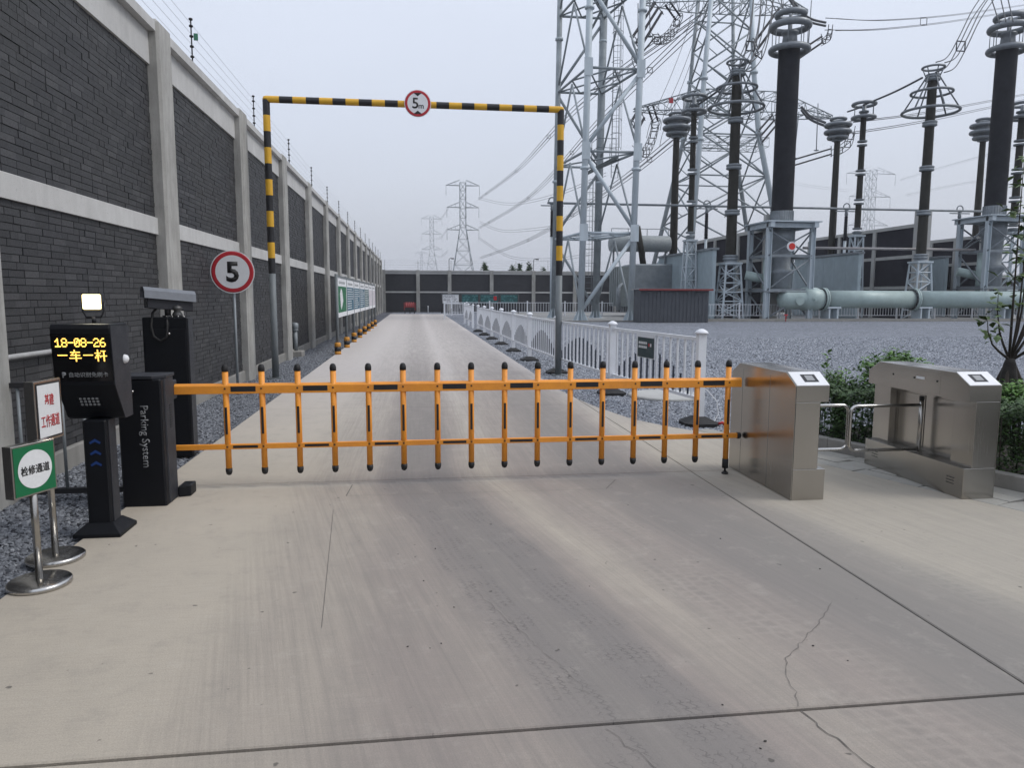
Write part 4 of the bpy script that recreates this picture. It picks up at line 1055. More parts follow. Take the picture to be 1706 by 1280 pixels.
def pl(s0, s1, z0, z1, off, nm, mat, par): 
    q = [c+d*s0+nr*off+Vector((0, 0, z0)), c+d*s1+nr*off+Vector((0, 0, z0)), c+d*s1+nr*off+Vector((0, 0, z1)), c+d*s0+nr*off+Vector((0, 0, z1))]
    q += [p-nr*.004 for p in q]; m = MB(); m.add(q, [(0, 1, 2, 3), (7, 6, 5, 4), (0, 4, 5, 1), (1, 5, 6, 2), (2, 6, 7, 3), (3, 7, 4, 0)]); return m.build(nm, mat, par)
pl(-.33, .33, .70, 1.06, 0, 'backing', WHITEF, ws); pp = pl(-.30, .27, .71, 1.0, .006, 'plate', simple('sign_teal', (.012, .04, .05), .4), ws)
for z in (.86, .92):
    for k in range(5): pl(.22-k*.06, .175-k*.06, z-.018, z+.018, .011, 'character_print', WHITEI, pp)
pl(-.16, -.12, .875, .92, .011, 'character_print', REDI, pp); pl(-.22, -.18, .875, .92, .011, 'character_print', WHITEI, pp)
mc = tag(MB().lathe((4.05, 11.55, -.03), [(.62, 0), (.62, .035), (.57, .05)], 40).build('round_cover', C_WHITE), 'flat round pale concrete cover lying in the gravel behind the near fence post', 'cover')
wr = tag(MB().path([(3.6, 8.95, .45), (3.66, 8.9, .42), (3.78, 8.87, .28), (3.80, 8.86, .12), (3.72, 8.82, .0), (3.6, 8.8, -.01)], .006, 6).build('loose_cable', WHITEP), 'thin white loose cable curling down beside the near fence post', 'cable')
rg = tag(MB().path([(3.75, 8.75, .01), (3.8, 8.72, .03), (3.84, 8.75, .0)], .02, 6).build('red_rag', REDI), 'small red scrap lying by the fence base', 'scrap')
# ================================================================ SHED
sd_ = tag(thing('utility_shed', (16, 45, 0), None, None), 'low dark slate sheet metal shed with a red roof edge in the gravel yard', 'shed')
sxa, sxb, sya, syb = 13.9, 18.35, 44.9, 46.3; shh = 2.03
MB().box((sxa, sya, -.05), (sxb, syb, shh)).build('wall', SHED, sd_)
r0 = None; k = 0
x = sxa+.05
while x < sxb-.05:
    if r0 is None: r0 = MB().box((0, 0, 0), (.05, .03, shh-.02)).build('rib', SHED); r0.matrix_basis = Matrix.Translation((x, sya-.03, -.0)); hang(r0, sd_)
    else: inst(r0, 'rib', (x, sya-.03, 0), sd_)
    x += .25
MB().box((sxa-.15, sya-.2, shh), (sxb+.2, syb+.2, shh+.07)).build('roof', simple('roof_pale', (.3, .3, .31), .5), sd_)
MB().box((sxa-.16, sya-.23, shh-.06), (sxb+.21, sya-.2, shh+.05)).build('red_fascia', simple('dull_red', (.2, .02, .02), .5), sd_)
# ================================================================ SWITCHGEAR
def Zp(px, py, y): return P(px, py, y).z
def ridged(mb, x, y, z0, z1, r0, r1, pitch=.11, n=20, depth=.9):
    k = max(2, int((z1-z0)/pitch)); pr = []
    for i in range(k):
        t = i/k; r = r0+(r1-r0)*t; z = z0+(z1-z0)*t; pr += [(r*depth, z), (r, z+pitch*.35), (r*depth, z+pitch*.8)]
    pr.append((r1*depth, z1)); mb.lathe((x, y, 0), pr, n); return mb
def flange(mb, x, y, z, r, h=.16, n=18): mb.lathe((x, y, z), [(r*.8, -h*.5), (r, -h*.4), (r, h*.0), (r*.85, h*.1), (r, h*.2), (r, h*.5), (r*.8, h*.6)], n); return mb
def frame_tower(t, cx, cy, z1, w0, w1, mat, levels, rl=.05, rb=.03, name='lattice_support', slab_h=.12):
    """four angle legs with bracing that leans in towards the top"""
    def C(i, z):
        k = (w0+(w1-w0)*z/z1)/2; s = ((-1, -1), (1, -1), (1, 1), (-1, 1))[i]; return Vector((cx+s[0]*k, cy+s[1]*k, z))
    lg = MB()
    for i in range(4): lg.tube(C(i, -.05), C(i, z1), rl, 6, smooth=False)
    L = lg.build(name, mat, t)
    bb = MB()
    for j in range(levels):
        za, zb = z1*j/levels, z1*(j+1)/levels
        for i in range(4):
            k = (i+1) % 4
            if (i+j) % 2: bb.tube(C(i, za), C(k, zb), rb, 5, smooth=False)
            else: bb.tube(C(k, za), C(i, zb), rb, 5, smooth=False)
            bb.tube(C(i, zb), C(k, zb), rb, 5, smooth=False)
    bb.build('bracing', mat, t)
    w = w1/2+.12; MB().box((cx-w, cy-w, z1), (cx+w, cy+w, z1+slab_h)).build('top_plate', mat, t)
def big_bushing(px, pyb, y, label, ring_px):
    p = P(px, pyb, y); x, z0 = p.x, p.z; t = tag(thing('wall_bushing', (x, y, 0), None, None, 'large charcoal bushings'), label, 'bushing', 'large charcoal bushings')
    z75 = Zp(px, 76, y)
    m = MB(); ridged(m, x, y, z0+.8, z75, .73, .70, .09, 28, .955); m.build('insulator', PORCB, t)
    m = MB(); m.lathe((x, y, 0), [(.78, z0), (.78, z0+.06), (.73, z0+.1), (.73, z0+.8)], 28)
    for i in range(28): a = 2*math.pi*i/28; m.box((x+math.cos(a)*.75-.02, y+math.sin(a)*.75-.02, z0+.06), (x+math.cos(a)*.75+.02, y+math.sin(a)*.75+.02, z0+.8))
    m.build('metal_collar', STEELD, t)
    for (z, R, r) in ((z75-.25, 1.16, .21), (z75+1.25, 1.16, .23)): MB().torus((x, y, z), R, r, 36, 12).build('grading_ring', RING, t)
    m = MB(); m.torus((x, y, z75+2.0), .86, .2, 32, 10); m.build('top_ring', RING, t)
    m = MB()
    for i in range(8): a = 2*math.pi*i/8+.2; m.tube((x+1.12*math.cos(a), y+1.12*math.sin(a), z75-.2), (x+1.12*math.cos(a), y+1.12*math.sin(a), z75+1.2), .03, 5)
    m.lathe((x, y, z75), [(.74, -.02), (.74, .12), (.5, .2), (.45, .7), (.55, .75), (.55, .9), (.12, 1.0), (.12, 2.0)], 20)
    m.build('terminal', RING, t)
    return t, x, z0, z75
B1, x1, z1_, zt1 = big_bushing(1302, 372, 49, 'thick charcoal bushing with three grading rings, left of the two, above the red dot frame', 0)
B2, x2, z2_, zt2 = big_bushing(1656, 362, 50.9, 'thick charcoal bushing with grading rings on the right hand frame behind the sapling', 0)
def steel_frame(cx, y0, y1, w, z1, label, dot):
    t = tag(thing('bushing_frame', (cx, y0, 0), None, None, 'steel frames carrying the large bushings'), label, 'steel frame', 'steel frames carrying the large bushings')
    xs = (cx-w/2, cx+w/2)
    for x in xs:
        for y in (y0, y1):
            m = MB(); m.box((x-.16, y-.16, -.05), (x-.13, y+.16, z1)); m.box((x+.13, y-.16, -.05), (x+.16, y+.16, z1)); m.box((x-.13, y-.02, -.05), (x+.13, y+.02, z1)); m.build('column', STEELP, t)
    m = MB()
    for x in xs: m.box((x-.15, y0-.5, z1), (x+.15, y1+.5, z1+.34))
    for y in (y0, y1): m.box((xs[0]-.15, y-.12, z1+.002), (xs[1]+.15, y+.12, z1+.3))
    m.box((xs[0]-.35, y0-.55, z1+.342), (xs[1]+.35, y1+.55, z1+.42)); m.build('top_girders', STEELP, t)
    m = MB()
    for z in (z1*.33, z1*.70): 
        for y in (y0, y1): m.box((xs[0]+.16, y-.06, z-.09), (xs[1]-.16, y+.06, z+.09))
        for x in xs: m.box((x-.06, y0+.16, z-.09), (x+.06, y1-.16, z+.09))
    m.build('cross_beams', STEELD, t)
    m = MB(); 
    for y in (y0, y1):
        for (za, zb, a, b) in ((.33, .68, 0, 1), (.70, .97, 1, 0), (.70, .97, 0, 1), (.02, .31, 0, 1)): m.tube((xs[a], y, z1*za), (xs[b], y, z1*zb), .06, 6)
    for x in xs:
        for (za, zb, a, b) in ((.33, .68, y0, y1), (.70, .97, y1, y0), (.02, .31, y0, y1)): m.tube((x, a, z1*za), (x, b, z1*zb), .06, 6)
    m.build('bracing', STEELD, t)
    m = MB(); cy = (y0+y1)/2; m.lathe((cx, cy, 0), [(.75, z1*.34), (.82, z1*.36), (.82, z1*.5), (.95, z1*.52), (.95, z1*.55), (.7, z1*.57), (.7, z1*.85), (.9, z1*.87), (.9, z1*.99)], 24); m.build('bushing_tank', STEELD, t)
    m = MB(); m.tube((cx-.9, cy, z1*.45), (cx-2.2, cy+.6, z1*.5), .32, 12); m.tube((cx-1.1, cy-.4, z1*.2), (cx-1.1, cy-.4, z1*.7), .28, 12); m.build('side_pipes', GISP, t)
    m = MB(); m.box((xs[0]-.2, y0-.2, z1*.31), (xs[1]+.2, y1+.2, z1*.32)); m.build('walkway', STEELD, t)
    if dot:
        MB().lathe((cx+.0, y0-.1, z1*.80), [(.32, 0), (.32, -.03)], 24, 'Y').tube((cx, y0-.1, z1*.80), (cx, cy, z1*.8), .05, 6).build('white_disc', WHITEP, t)
        MB().lathe((cx+.04, y0-.132, z1*.80), [(.22, 0), (.22, -.03)], 24, 'Y').build('red_dot', simple('bright_red', (.7, .03, .02), .4), t)
    return t
steel_frame(x1, 47.6, 50.4, 3.1, z1_-.42, 'open steel frame under the left charcoal bushing with a red dot gauge', True)
steel_frame(x2, 49.5, 52.3, 3.1, z2_-.42, 'open steel frame under the right charcoal bushing behind the sapling', False)
# slim columns with basket or double rings
def post_column(px, pyb, pyt, y, label, r, kind, base_py, nfl=4, lat=True, mat=PORC, cat='insulator'):
    p = P(px, pyb, y); x, z0 = p.x, p.z; z1 = Zp(px, pyt, y)
    t = tag(thing('insulator_column', (x, y, 0), None, None), label, cat)
    t['group'] = {'basket': 'insulator columns with cone shaped ring cages', 'double': 'insulator columns with double rings', 'ball': 'insulator columns with stacked ring heads'}[kind]
    if lat: frame_tower(t, x, y, z0-.45 if z0 > 3 else z0, 1.5*r/.36, 1.0*r/.36, STEELP, 6, .075, .045)
    m = MB()
    for i in range(nfl):
        a, b = z0+(z1-z0)*i/nfl, z0+(z1-z0)*(i+1)/nfl; ridged(m, x, y, a+.12, b-.08, r*(1.06-.12*i/nfl), r*((1.0-.12*i/nfl) if nfl > 1 else .78), .09, 16, .9)
    m.build('insulator', mat, t)
    m = MB()
    for i in range(nfl+1):
        z = z0+(z1-z0)*i/nfl
        if kind == 'double': flange(m, x, y, z-.12, r*1.55, .12); flange(m, x, y, z+.18, r*1.5, .12)
        else: flange(m, x, y, z, r*1.4, .34)
    if lat: m.lathe((x, y, z0-.45), [(r*1.6, 0), (r*1.5, .1), (r*1.1, .3), (r*1.1, .45)], 16)
    m.build('flanges', STEELD, t)
    if kind == 'basket':
        for R_, dz, rr in ((1.82, -.15, .10), (1.32, 1.15, .09), (.70, 2.85, .08)): MB().torus((x, y, z1-2.1+dz), R_, rr, 40, 8).build('cage_ring', RING, t)
        m = MB()
        for i in range(6):
            a = 2*math.pi*(i+.35)/6; c_, s_ = math.cos(a), math.sin(a)
            m.tube((x+1.82*c_, y+1.82*s_, z1-2.25), (x+.42*c_, y+.42*s_, z1+.12), .055, 6)
            m.tube((x+.42*c_, y+.42*s_, z1+.12), (x+.68*c_, y+.68*s_, z1+.75), .04, 6)
        m.lathe((x, y, z1), [(r*1.2, -.1), (r*1.25, .15), (.45, .2), (.45, .3), (.1, .35)], 16)
        m.build('cage_spokes', RING, t)
    elif kind == 'double':
        for dz in (-.25, .75): MB().torus((x, y, z1+dz), .80, .13, 32, 8).build('grading_ring', RING, t)
        m = MB()
        for i in range(6): a = 2*math.pi*i/6; m.tube((x+.75*math.cos(a), y+.75*math.sin(a), z1-.2), (x+.75*math.cos(a), y+.75*math.sin(a), z1+.7), .025, 5)
        for i in range(3): a = math.pi*i/3; m.tube((x+.78*math.cos(a), y+.78*math.sin(a), z1-.22), (x-.78*math.cos(a), y-.78*math.sin(a), z1-.22), .035, 5)
        m.lathe((x, y, z1), [(r*1.1, -.1), (r*1.1, .12), (.15, .2), (.15, .7)], 12); m.build('terminal', RING, t)
    else:
        for R_, dz, rr in ((.72, .15, .16), (.98, .62, .17), (.98, 1.2, .17), (.60, 1.7, .12)): MB().torus((x, y, z1+dz), R_, rr, 32, 10).build('grading_ring', RING, t)
        m = MB(); m.lathe((x, y, z1), [(r, -.1), (.3, .1), (.6, .2), (.75, .6), (.75, 1.2), (.5, 1.4), (.2, 1.5)], 20)
        m.build('terminal', RING, t)
    return t, x, z1
b3, x3, z3 = post_column(1217, 430, 122, 50, 'insulator column with cone shaped ring cage beside the lattice tower, left of the big bushing', .37, 'basket', 530)
b4, x4, z4 = post_column(1534, 428, 130, 50, 'insulator column with cone shaped ring cage standing alone right of the big bushing', .345, 'basket', 528)
b5, x5, z5 = post_column(1150, 392, 180, 53, 'thin insulator column with two open rings in front of the lattice tower', .225, 'double', 480)
b6, x6, z6 = post_column(1428, 385, 190, 55, 'thin insulator column with two open rings between the big bushings', .24, 'double', 500)
b7, x7, z7 = post_column(1121, 440, 226, 60, 'brown column topped by a squat stack of four rings beside the pale tower legs', .34, 'ball', 440, 1, False)
b8, x8, z8 = post_column(1384, 440, 232, 62, 'brown column topped by stacked rings between the left bushing and the double ring column', .33, 'ball', 440, 1, False, PORC)
b9, x9, z9 = post_column(1622, 440, 232, 62, 'column with stacked rings mostly hidden behind the right hand bushing', .33, 'ball', 440, 1, False)
b10, x10, z10 = post_column(1688, 380, 190, 53, 'thin insulator column with two rings at the right edge beyond the bushing', .29, 'double', 480)
# tubes and pipes
def horiz(name, pts, r, mat, label, cat, n=10, group=None):
    return tag(MB().path(pts, r, n).build(name, mat), label, cat, group)
tb = tag(thing('tube_bus', (30, 60, 9), None, None), 'long thin horizontal tube bus running across behind the insulator columns', 'bus bar')
ya = 58; a, b = P(912, 338, ya), P(1636, 350, ya)
zz = a.z; MB().tube((a.x, ya, zz), (b.x, ya, zz), .09, 8).build('tube', STEELD, tb)
for px in (920, 1178, 1411, 1600):
    x = P(px, 340, ya).x
    m = MB(); m.box((x-.9, ya-.05, zz-.25), (x+.9, ya+.05, zz-.17)); m.torus((x, ya, zz+.15), .28, .05, 16, 6, 'Y'); m.lathe((x, ya, 0), [(.1, zz-.6), (.15, zz-.5), (.12, zz-.3), (.12, zz-.17)], 10); m.build('clamp', STEELD, tb)
    m = MB(); ridged(m, x, ya, zz-2.6, zz-.6, .17, .15, .12, 12, .75); m.build('support_insulator', PORCB, tb)
    MB().tube((x, ya, 0), (x, ya, zz-2.6), .12, 8).build('support_post', STEELP, tb)
a, b = P(1338, 413, 50.8), P(1625, 415, 50.8)
horiz('service_pipe', [(a.x, 50.8, a.z), (b.x, 50.8, a.z)], .10, simple('pinkish_grey_pipe', (.36, .34, .34), .5), 'slim horizontal service pipe linking the two bushing frames', 'pipe')
gp = tag(thing('gas_duct', (30, 47.2, 1.4), None, None), 'large pale green horizontal gas insulated pipe with flanges low across the yard', 'pipe')
GY_ = 47.9; a, b = P(1370, 497, GY_), P(1522, 497, GY_); gz = 1.45; R0 = .60
MB().tube((a.x, GY_, gz), (b.x, GY_, gz), R0, 32).build('duct', GISP, gp); MB().tube((b.x, GY_, gz), (54, GY_, gz), R0, 32).build('duct', GISP, gp)
m = MB()
for x in (a.x+.05, b.x): m.lathe((x, GY_, gz), [(.78, -.12), (.78, -.03), (.7, -.02), (.7, .02), (.78, .03), (.78, .12)], 32, 'X')
for x in (a.x+.05, b.x):
    for i in range(16): t_ = 2*math.pi*i/16; m.tube((x-.16, GY_+.71*math.cos(t_), gz+.71*math.sin(t_)), (x+.16, GY_+.71*math.cos(t_), gz+.71*math.sin(t_)), .025, 5)
m.build('flange', GISP, gp)
for x in (a.x+.05, b.x):
    MB().lathe((x, GY_, gz), [(.60, -.16), (.74, -.158), (.74, -.125), (.60, -.123)], 32, 'X').lathe((x, GY_, gz), [(.60, .123), (.74, .125), (.74, .158), (.60, .16)], 32, 'X').build('dark_gasket', DARKSTEEL, gp)
m = MB(); m.lathe((a.x-1.1, GY_, gz), [(.05, -2.1), (.35, -2.05), (.6, -1.9), (.68, -1.7), (.68, -.4), (.72, -.35), (.80, -.3), (.80, .6), (.7, .8), (.66, 1.05)], 32, 'X')
m.lathe((a.x-1.0, GY_-.80, gz), [(.16, 0), (.16, -.06)], 12, 'Y'); m.lathe((a.x-1.0, GY_-.8, gz), [(.08, -.06), (.08, -.16)], 10, 'Y')
m.lathe((a.x-2.0, GY_-.66, gz-.1), [(.3, 0), (.3, -.08)], 16, 'Y')
m.build('elbow_housing', GISP, gp)
for x in (a.x+.6, b.x+.6, b.x+7): 
    m = MB(); m.box((x-.35, GY_-.5, -.05), (x-.25, GY_+.5, gz-.5)); m.box((x+.25, GY_-.5, -.05), (x+.35, GY_+.5, gz-.5)); m.box((x-.5, GY_-.55, gz-.62), (x+.5, GY_+.55, gz-.5)); m.box((x-.7, GY_-.7, -.05), (x+.7, GY_+.7, .12)); m.build('support', STEELP, gp)
hy_ = tag(thing('hydrant_marker', (20, 46.2, 0), None, None), 'tiny red marker standing on the kerb of the switchgear pad', 'marker')
xh = P(1309, 535, 46.2).x; MB().tube((xh, 46.2, -.03), (xh, 46.2, .4), .03, 6).box((xh-.12, 46.17, .38), (xh+.12, 46.23, .46)).build('stake', REDP, hy_)
# fire walls and transformer enclosures
def firewall(X_, yn, yf, z, label):
    t = tag(thing('fire_wall', (X_, yn, 0), None, None, 'fire walls between the transformers'), label, 'wall', 'fire walls between the transformers')
    MB().box((X_, yn+.2, -.05), (X_+.3, yf, z-.25)).build('brickwork', FIREWALL, t)
    MB().box((X_-.15, yn-.2, -.05), (X_+.95, yn+.2, z+.9)).build('end_column', C_WHITE, t)
    m = MB(); m.box((X_-.1, yn+.2, z-.25), (X_+.4, yf, z)); 
    for zz_ in (.33, .66): m.box((X_-.05, yn+.2, z*zz_-.12), (X_-.002, yf, z*zz_+.12))
    m.build('beams', C_WHITE, t)
    for k in (1, 2, 3): y = yn+(yf-yn)*k/3; MB().box((X_-.12, y-.2, -.05), (X_-.003, y+.2, z-.25)).build('column', C_WHITE, t)
firewall(24.4, 49.8, 63, 6.4, 'dark brick fire wall with pale framing beside the left bushing frame')
firewall(36.7, 51, 66, 7.0, 'dark brick fire wall with a pale end column behind the second cone ring column')
firewall(45.4, 55, 64, 6.6, 'dark brick fire wall partly hidden behind the right bushing frame')
def enclosure(X_, yn, yf, z, label, dark=False):
    t = tag(thing('transformer_enclosure', (X_, yn, 0), None, None, 'sheet clad transformer enclosures'), label, 'enclosure', 'sheet clad transformer enclosures')
    m = MB(); m.box((X_, yn, 0), (X_+.25, yf, z-.1)); m.build('core', PANEL, t)
    m = MB(); m.box((X_-.12, yn-.1, z-.1), (X_+.4, yf+.2, z+.05)); m.build('cap', STEELD, t)
    n = int((yf-yn)/1.5); s0 = None
    for i in range(n):
        y = yn+(yf-yn)*i/n; w = (yf-yn)/n
        if s0 is None:
            m = MB(); m.box((-.03, .02, .1), (0, w-.02, z-.12))
            for k in range(6): m.box((-.05, .08+k*w/6.2, .1), (-.03, .13+k*w/6.2, z-.12))
            s0 = m.build('panel', PANEL); s0.matrix_basis = Matrix.Translation((X_, y, 0)); hang(s0, t)
        else: inst(s0, 'panel', (X_, y, 0), t)
    pr = [(yf, .3), (yf+1.6, .3)]+[(yf+1.6*math.cos(q), z-1.9+1.6*math.sin(q)) for q in [i*math.pi/16 for i in range(9)]]
    MB().prism(pr, X_+.05, X_+2.6, 'X').build('rounded_duct', PANEL, t)
    MB().box((X_-.02, yf+.5, .4), (X_+.05, yf+1.1, z-1.6)).build('dark_opening', BLACKR, t)
enclosure(20.6, 49.9, 61.5, 4.95, 'blue grey sheet clad transformer enclosure left of the first cone ring column')
enclosure(32.6, 51.6, 61, 4.9, 'blue grey sheet clad transformer enclosure beside the middle fire wall')
enclosure(43.8, 57, 62, 5.0, 'blue grey sheet clad enclosure behind the right bushing frame')
def transformer(X_, y, label, z=5.9):
    t = tag(thing('transformer', (X_, y, 0), None, None, 'power transformers'), label, 'transformer', 'power transformers')
    MB().bbox((X_, y, .3), (X_+4, y+3.4, 4.2), .1).build('tank', STEELD, t)
    for k in range(5): MB().box((X_-1.1, y+.1+k*.65, .8), (X_-.05, y+.5+k*.65, 4.0)).build('radiator', simple('radiator_grey', (.2, .23, .235), .5) if 'radiator_grey' not in bpy.data.materials else bpy.data.materials['radiator_grey'], t)
    MB().lathe((X_, y+1.6, z), [(.3, -1.6), (.62, -1.5), (.66, -1.4), (.66, 3.4), (.6, 3.5), (.2, 3.55)], 24, 'X').build('conservator', simple('conservator_grey', (.3, .33, .34), .5) if 'conservator_grey' not in bpy.data.materials else bpy.data.materials['conservator_grey'], t)
    m = MB(); m.path([(X_-.3, y+.5, 1.0), (X_-.3, y+.5, 2.2), (X_-.9, y+.2, 2.6), (X_-1.2, y-.2, 2.2), (X_-1.2, y-.2, .5)], .18, 8)
    for xx in (-1.2, 1.4, 3.2): m.tube((X_+xx, y+1.6, 4.2), (X_+xx, y+1.6, z-.5), .08, 6)
    m.build('pipework', STEELD, t); m = MB(); m.tube((X_-1.4, y+1.6, z+1.2), (X_+3.4, y+1.6, z+1.2), .03, 5)
    for xx in (-1.4, 0, 1.6, 3.4): m.tube((X_+xx, y+1.6, z+.5), (X_+xx, y+1.6, z+1.2), .03, 5)
    m.build('handrail', STEELD, t)
    m = MB(); m.tube((X_+1.2, y+1.2, 4.2), (X_+.5, y+.6, 7.2), .26, 12, .2); m.build('inclined_bushing', PORC, t)
transformer(17.3, 58, 'grey transformer with a horizontal oil drum seen between the pale tower legs')
transformer(39.0, 59, 'grey transformer with radiators between the two right fire walls', 5.2)
# ================================================================ NEAR TUBE TOWER (four round legs, rings and diagonals)
tw = tag(thing('tube_leg_tower', (12.5, 49.5, 0), None, None), 'tall pale steel tower of four round tube legs with tubular bracing beside the striped gantry', 'tower')
LA = [(11.15, 48.2), (14.42, 48.2), (14.2, 52.3), (10.75, 53.6)]      # front left, front right, back right, back left
LA[0] = (P(967, 533, 48.2).x, 48.2); LA[1] = (P(1050, 533, 48.2).x, 48.2); LA[2] = (P(992, 530, 54.2).x, 54.2); LA[3] = (P(922, 530, 54.2).x, 54.2)
HT = 27
for i, (x, y) in enumerate(LA):
    r = .21 if i < 2 else .19
    dx = (.35, .40, .25, .25)[i]; tx = x+dx*HT/22
    L_ = MB(); L_.tube((x, y, 0), (tx, y, HT), r, 20)
    if i == 2: L_ = MB().tube((x, y, 0), (tx, y, HT), .27, 20)
    lg = L_.build('leg', STEELP if i < 2 else TOWER, tw)
    m = MB()
    for z in (9.9, 19.8): m.lathe((x+dx*z/22, y, z), [(r+.02, -.12), (r+.10, -.1), (r+.10, .05), (r+.02, .06)], 16)
    for k in range(8): a = math.pi*k/4; m.add([(x+math.cos(a)*r, y+math.sin(a)*r, .02), (x+math.cos(a)*(r+.3), y+math.sin(a)*(r+.3), .02), (x+math.cos(a)*r, y+math.sin(a)*r, .7), (x+math.cos(a)*r-.02*math.sin(a), y+math.sin(a)*r+.02*math.cos(a), .02), (x+math.cos(a)*(r+.3)-.02*math.sin(a), y+math.sin(a)*(r+.3)+.02*math.cos(a), .02), (x+math.cos(a)*r-.02*math.sin(a), y+math.sin(a)*r+.02*math.cos(a), .7)], [(0, 1, 2), (5, 4, 3), (0, 3, 4, 1), (1, 4, 5, 2)])
    m.lathe((x, y, 0), [(r+.34, -.02), (r+.34, .03)], 20)
    m.build('flange', STEELP, lg); MB().bbox((x-.75, y-.75, -.1), (x+.75, y+.75, -.005), .04).build('footing', C_WHITE, lg)
def LP(i, z): x, y = LA[i]; return Vector((x+(.35, .40, .25, .25)[i]*z/22, y, z))
rz = [5.75, 10.95, 16.15, 21.35, 26.5]; prev = .25
for k, z in enumerate([.6]+rz):
    if k == 0: continue
for k, z in enumerate(rz):
    m = MB()
    for i in range(4): m.tube(LP(i, z), LP((i+1) % 4, z), .085, 10)
    mid = [(LP(i, z)+LP((i+1) % 4, z))/2 for i in range(4)]
    if k != 1:
        for i in range(4): m.tube(mid[i], mid[(i+1) % 4], .06, 8)
    m.tube(LP(0, z), LP(2, z), .06, 8); m.tube(LP(1, z), LP(3, z), .06, 8)
    m.build('ring_frame', TOWER if k else STEELP, tw)
    m = MB()
    for i in range(4):
        for s_ in (-1, 1): c_ = LP(i, z); m.box(c_+Vector((-.28, -.24, -.55)), c_+Vector((.28, -.21, .55))) if i < 2 and s_ < 0 else None
    if m.v: m.build('gusset', STEELP, tw)
lv = [.35]+rz
for k in range(len(lv)-1):
    a, b = lv[k]+.25, lv[k+1]-.25
    for i in range(4):
        j = (i+1) % 4; mat = STEELP if i == 0 else TOWER; r = .13 if i == 0 else .10
        up = (k % 2 == 0)
        p, q = (LP(i, a), LP(j, b)) if up else (LP(i, b), LP(j, a))
        if i in (0, 2): MB().tube(p, q, r, 12).build('diagonal', mat, tw)
        if i in (1, 3): MB().tube(*( (LP(j, a), (LP(i, b)+LP(j, b))/2)), .07, 8).build('diagonal', mat, tw)
        if i in (1, 3): MB().tube(*( (LP(i, a), (LP(i, b)+LP(j, b))/2)), .07, 8).build('diagonal', mat, tw)
# stair flight soffits, ladder with safety hoops, small landing
def ramp(p, q, w):
    p, q = Vector(p), Vector(q); m = MB(); m.add([p, q, q+Vector((0, w, 0)), p+Vector((0, w, 0)), p+Vector((0, 0, .25)), q+Vector((0, 0, .25)), q+Vector((0, w, .25)), p+Vector((0, w, .25))], [(0, 1, 2, 3), (7, 6, 5, 4), (0, 4, 5, 1), (1, 5, 6, 2), (2, 6, 7, 3), (3, 7, 4, 0)]); return m
DGR = simple('dark_grating', (.10, .12, .125), .7)
ramp((12.0, 50.5, 19.4), (13.6, 50.5, 22.4), 1.1).build('stair_flight', DGR, tw); ramp((12.0, 50.6, 10.0), (13.9, 50.6, 11.0), 1.3).build('stair_flight', DGR, tw)
m = MB()
for (x, y) in ((12.3, 50.2), (13.6, 50.2), (12.3, 51.8), (13.6, 51.8)): m.tube((x, y, 11.0), (x, y, 12.2), .03, 5)
for z in (11.6, 12.2): m.tube((12.3, 50.2, z), (13.6, 50.2, z), .025, 5); m.tube((12.3, 50.2, z), (12.3, 51.8, z), .025, 5)
m.build('handrail', STEELD, tw)
def ladder(x, y, z0, z1, nm='ladder'):
    m = MB()
    for s_ in (-.25, .25): m.tube((x+s_, y, z0), (x+s_, y, z1), .025, 5)
    z = z0
    while z < z1: m.tube((x-.25, y, z), (x+.25, y, z), .015, 4); z += .4
    m.build(nm, STEELD, tw)
    m = MB(); z = z0+2
    while z < z1:
        m.path([(x-.38*math.cos(a), y-.1-.7*math.sin(a), z) for a in [math.pi*i/8 for i in range(9)]], .022, 4); z += 1.0
    for a in (.5, 1.2, 1.9, 2.6): m.tube((x-.38*math.cos(a), y-.1-.7*math.sin(a), z0+2), (x-.38*math.cos(a), y-.1-.7*math.sin(a), z1), .015, 4)
    m.build('safety_hoops', STEELD, tw)
lx = LA[2][0]
ladder(lx-.75, 53.6, 1.0, 10.0); ladder(lx+1.15, 53.8, 10.2, 27)
# ================================================================ BIG LATTICE TOWER BEHIND, CROSSARMS, STRINGS
bt = tag(thing('gantry_lattice_tower', (28, 76, 0), None, None), 'huge splayed lattice transmission tower with wide crossarms behind the insulator columns', 'tower')
def pv(px, py, y): return P(px, py, y)
YA, YB = 72.0, 79.0
legs = {'a': [pv(1096, 412, YB), pv(1139, 232, YB), pv(1150, 137, YB), pv(1164, -12, YB)],
        'b': [pv(1150, 430, YA), pv(1166, 232, YA), pv(1173, 130, YA), pv(1186, -12, YA)],
        'c': [pv(1250, 425, YB), pv(1223, 232, YB), pv(1222, 137, YB), pv(1221, -12, YB)],
        'd': [pv(1292, 370, YA), pv(1264, 222, YA), pv(1256, 120, YA), pv(1252, -12, YA)]}
for k, pts in legs.items():
    d_ = (pts[0]-pts[1]); g = pts[1]+d_*((pts[1].z)/(-d_.z)); pts[0] = g; legs[k] = pts
    r = .27 if k in 'bd' else .22
    o = MB().path([g, pts[1], pts[2], pts[3]+(pts[3]-pts[2])*.3], [r*1.1, r, r*.9, r*.8], 14).build('leg', STEELP if k in 'bd' else TOWER, bt)
    m = MB()
    for p in pts[1:3]: m.lathe(p, [(r+.02, -.15), (r+.12, -.12), (r+.12, .12), (r+.02, .15)], 12)
    m.build('flange', STEELP, o)
def at(k, z):
    pts = legs[k]
    for a, b in zip(pts[:-1], pts[1:]):
        if z <= b.z or b is pts[-1]: t_ = (z-a.z)/(b.z-a.z); return a+(b-a)*t_
br = MB(); zs = [0, 4.6, 9.2, 13.6, 17.6, 21, 24.2, 27.4, 30.6]
faces = (('b', 'd'), ('a', 'c'), ('a', 'b'), ('c', 'd'))
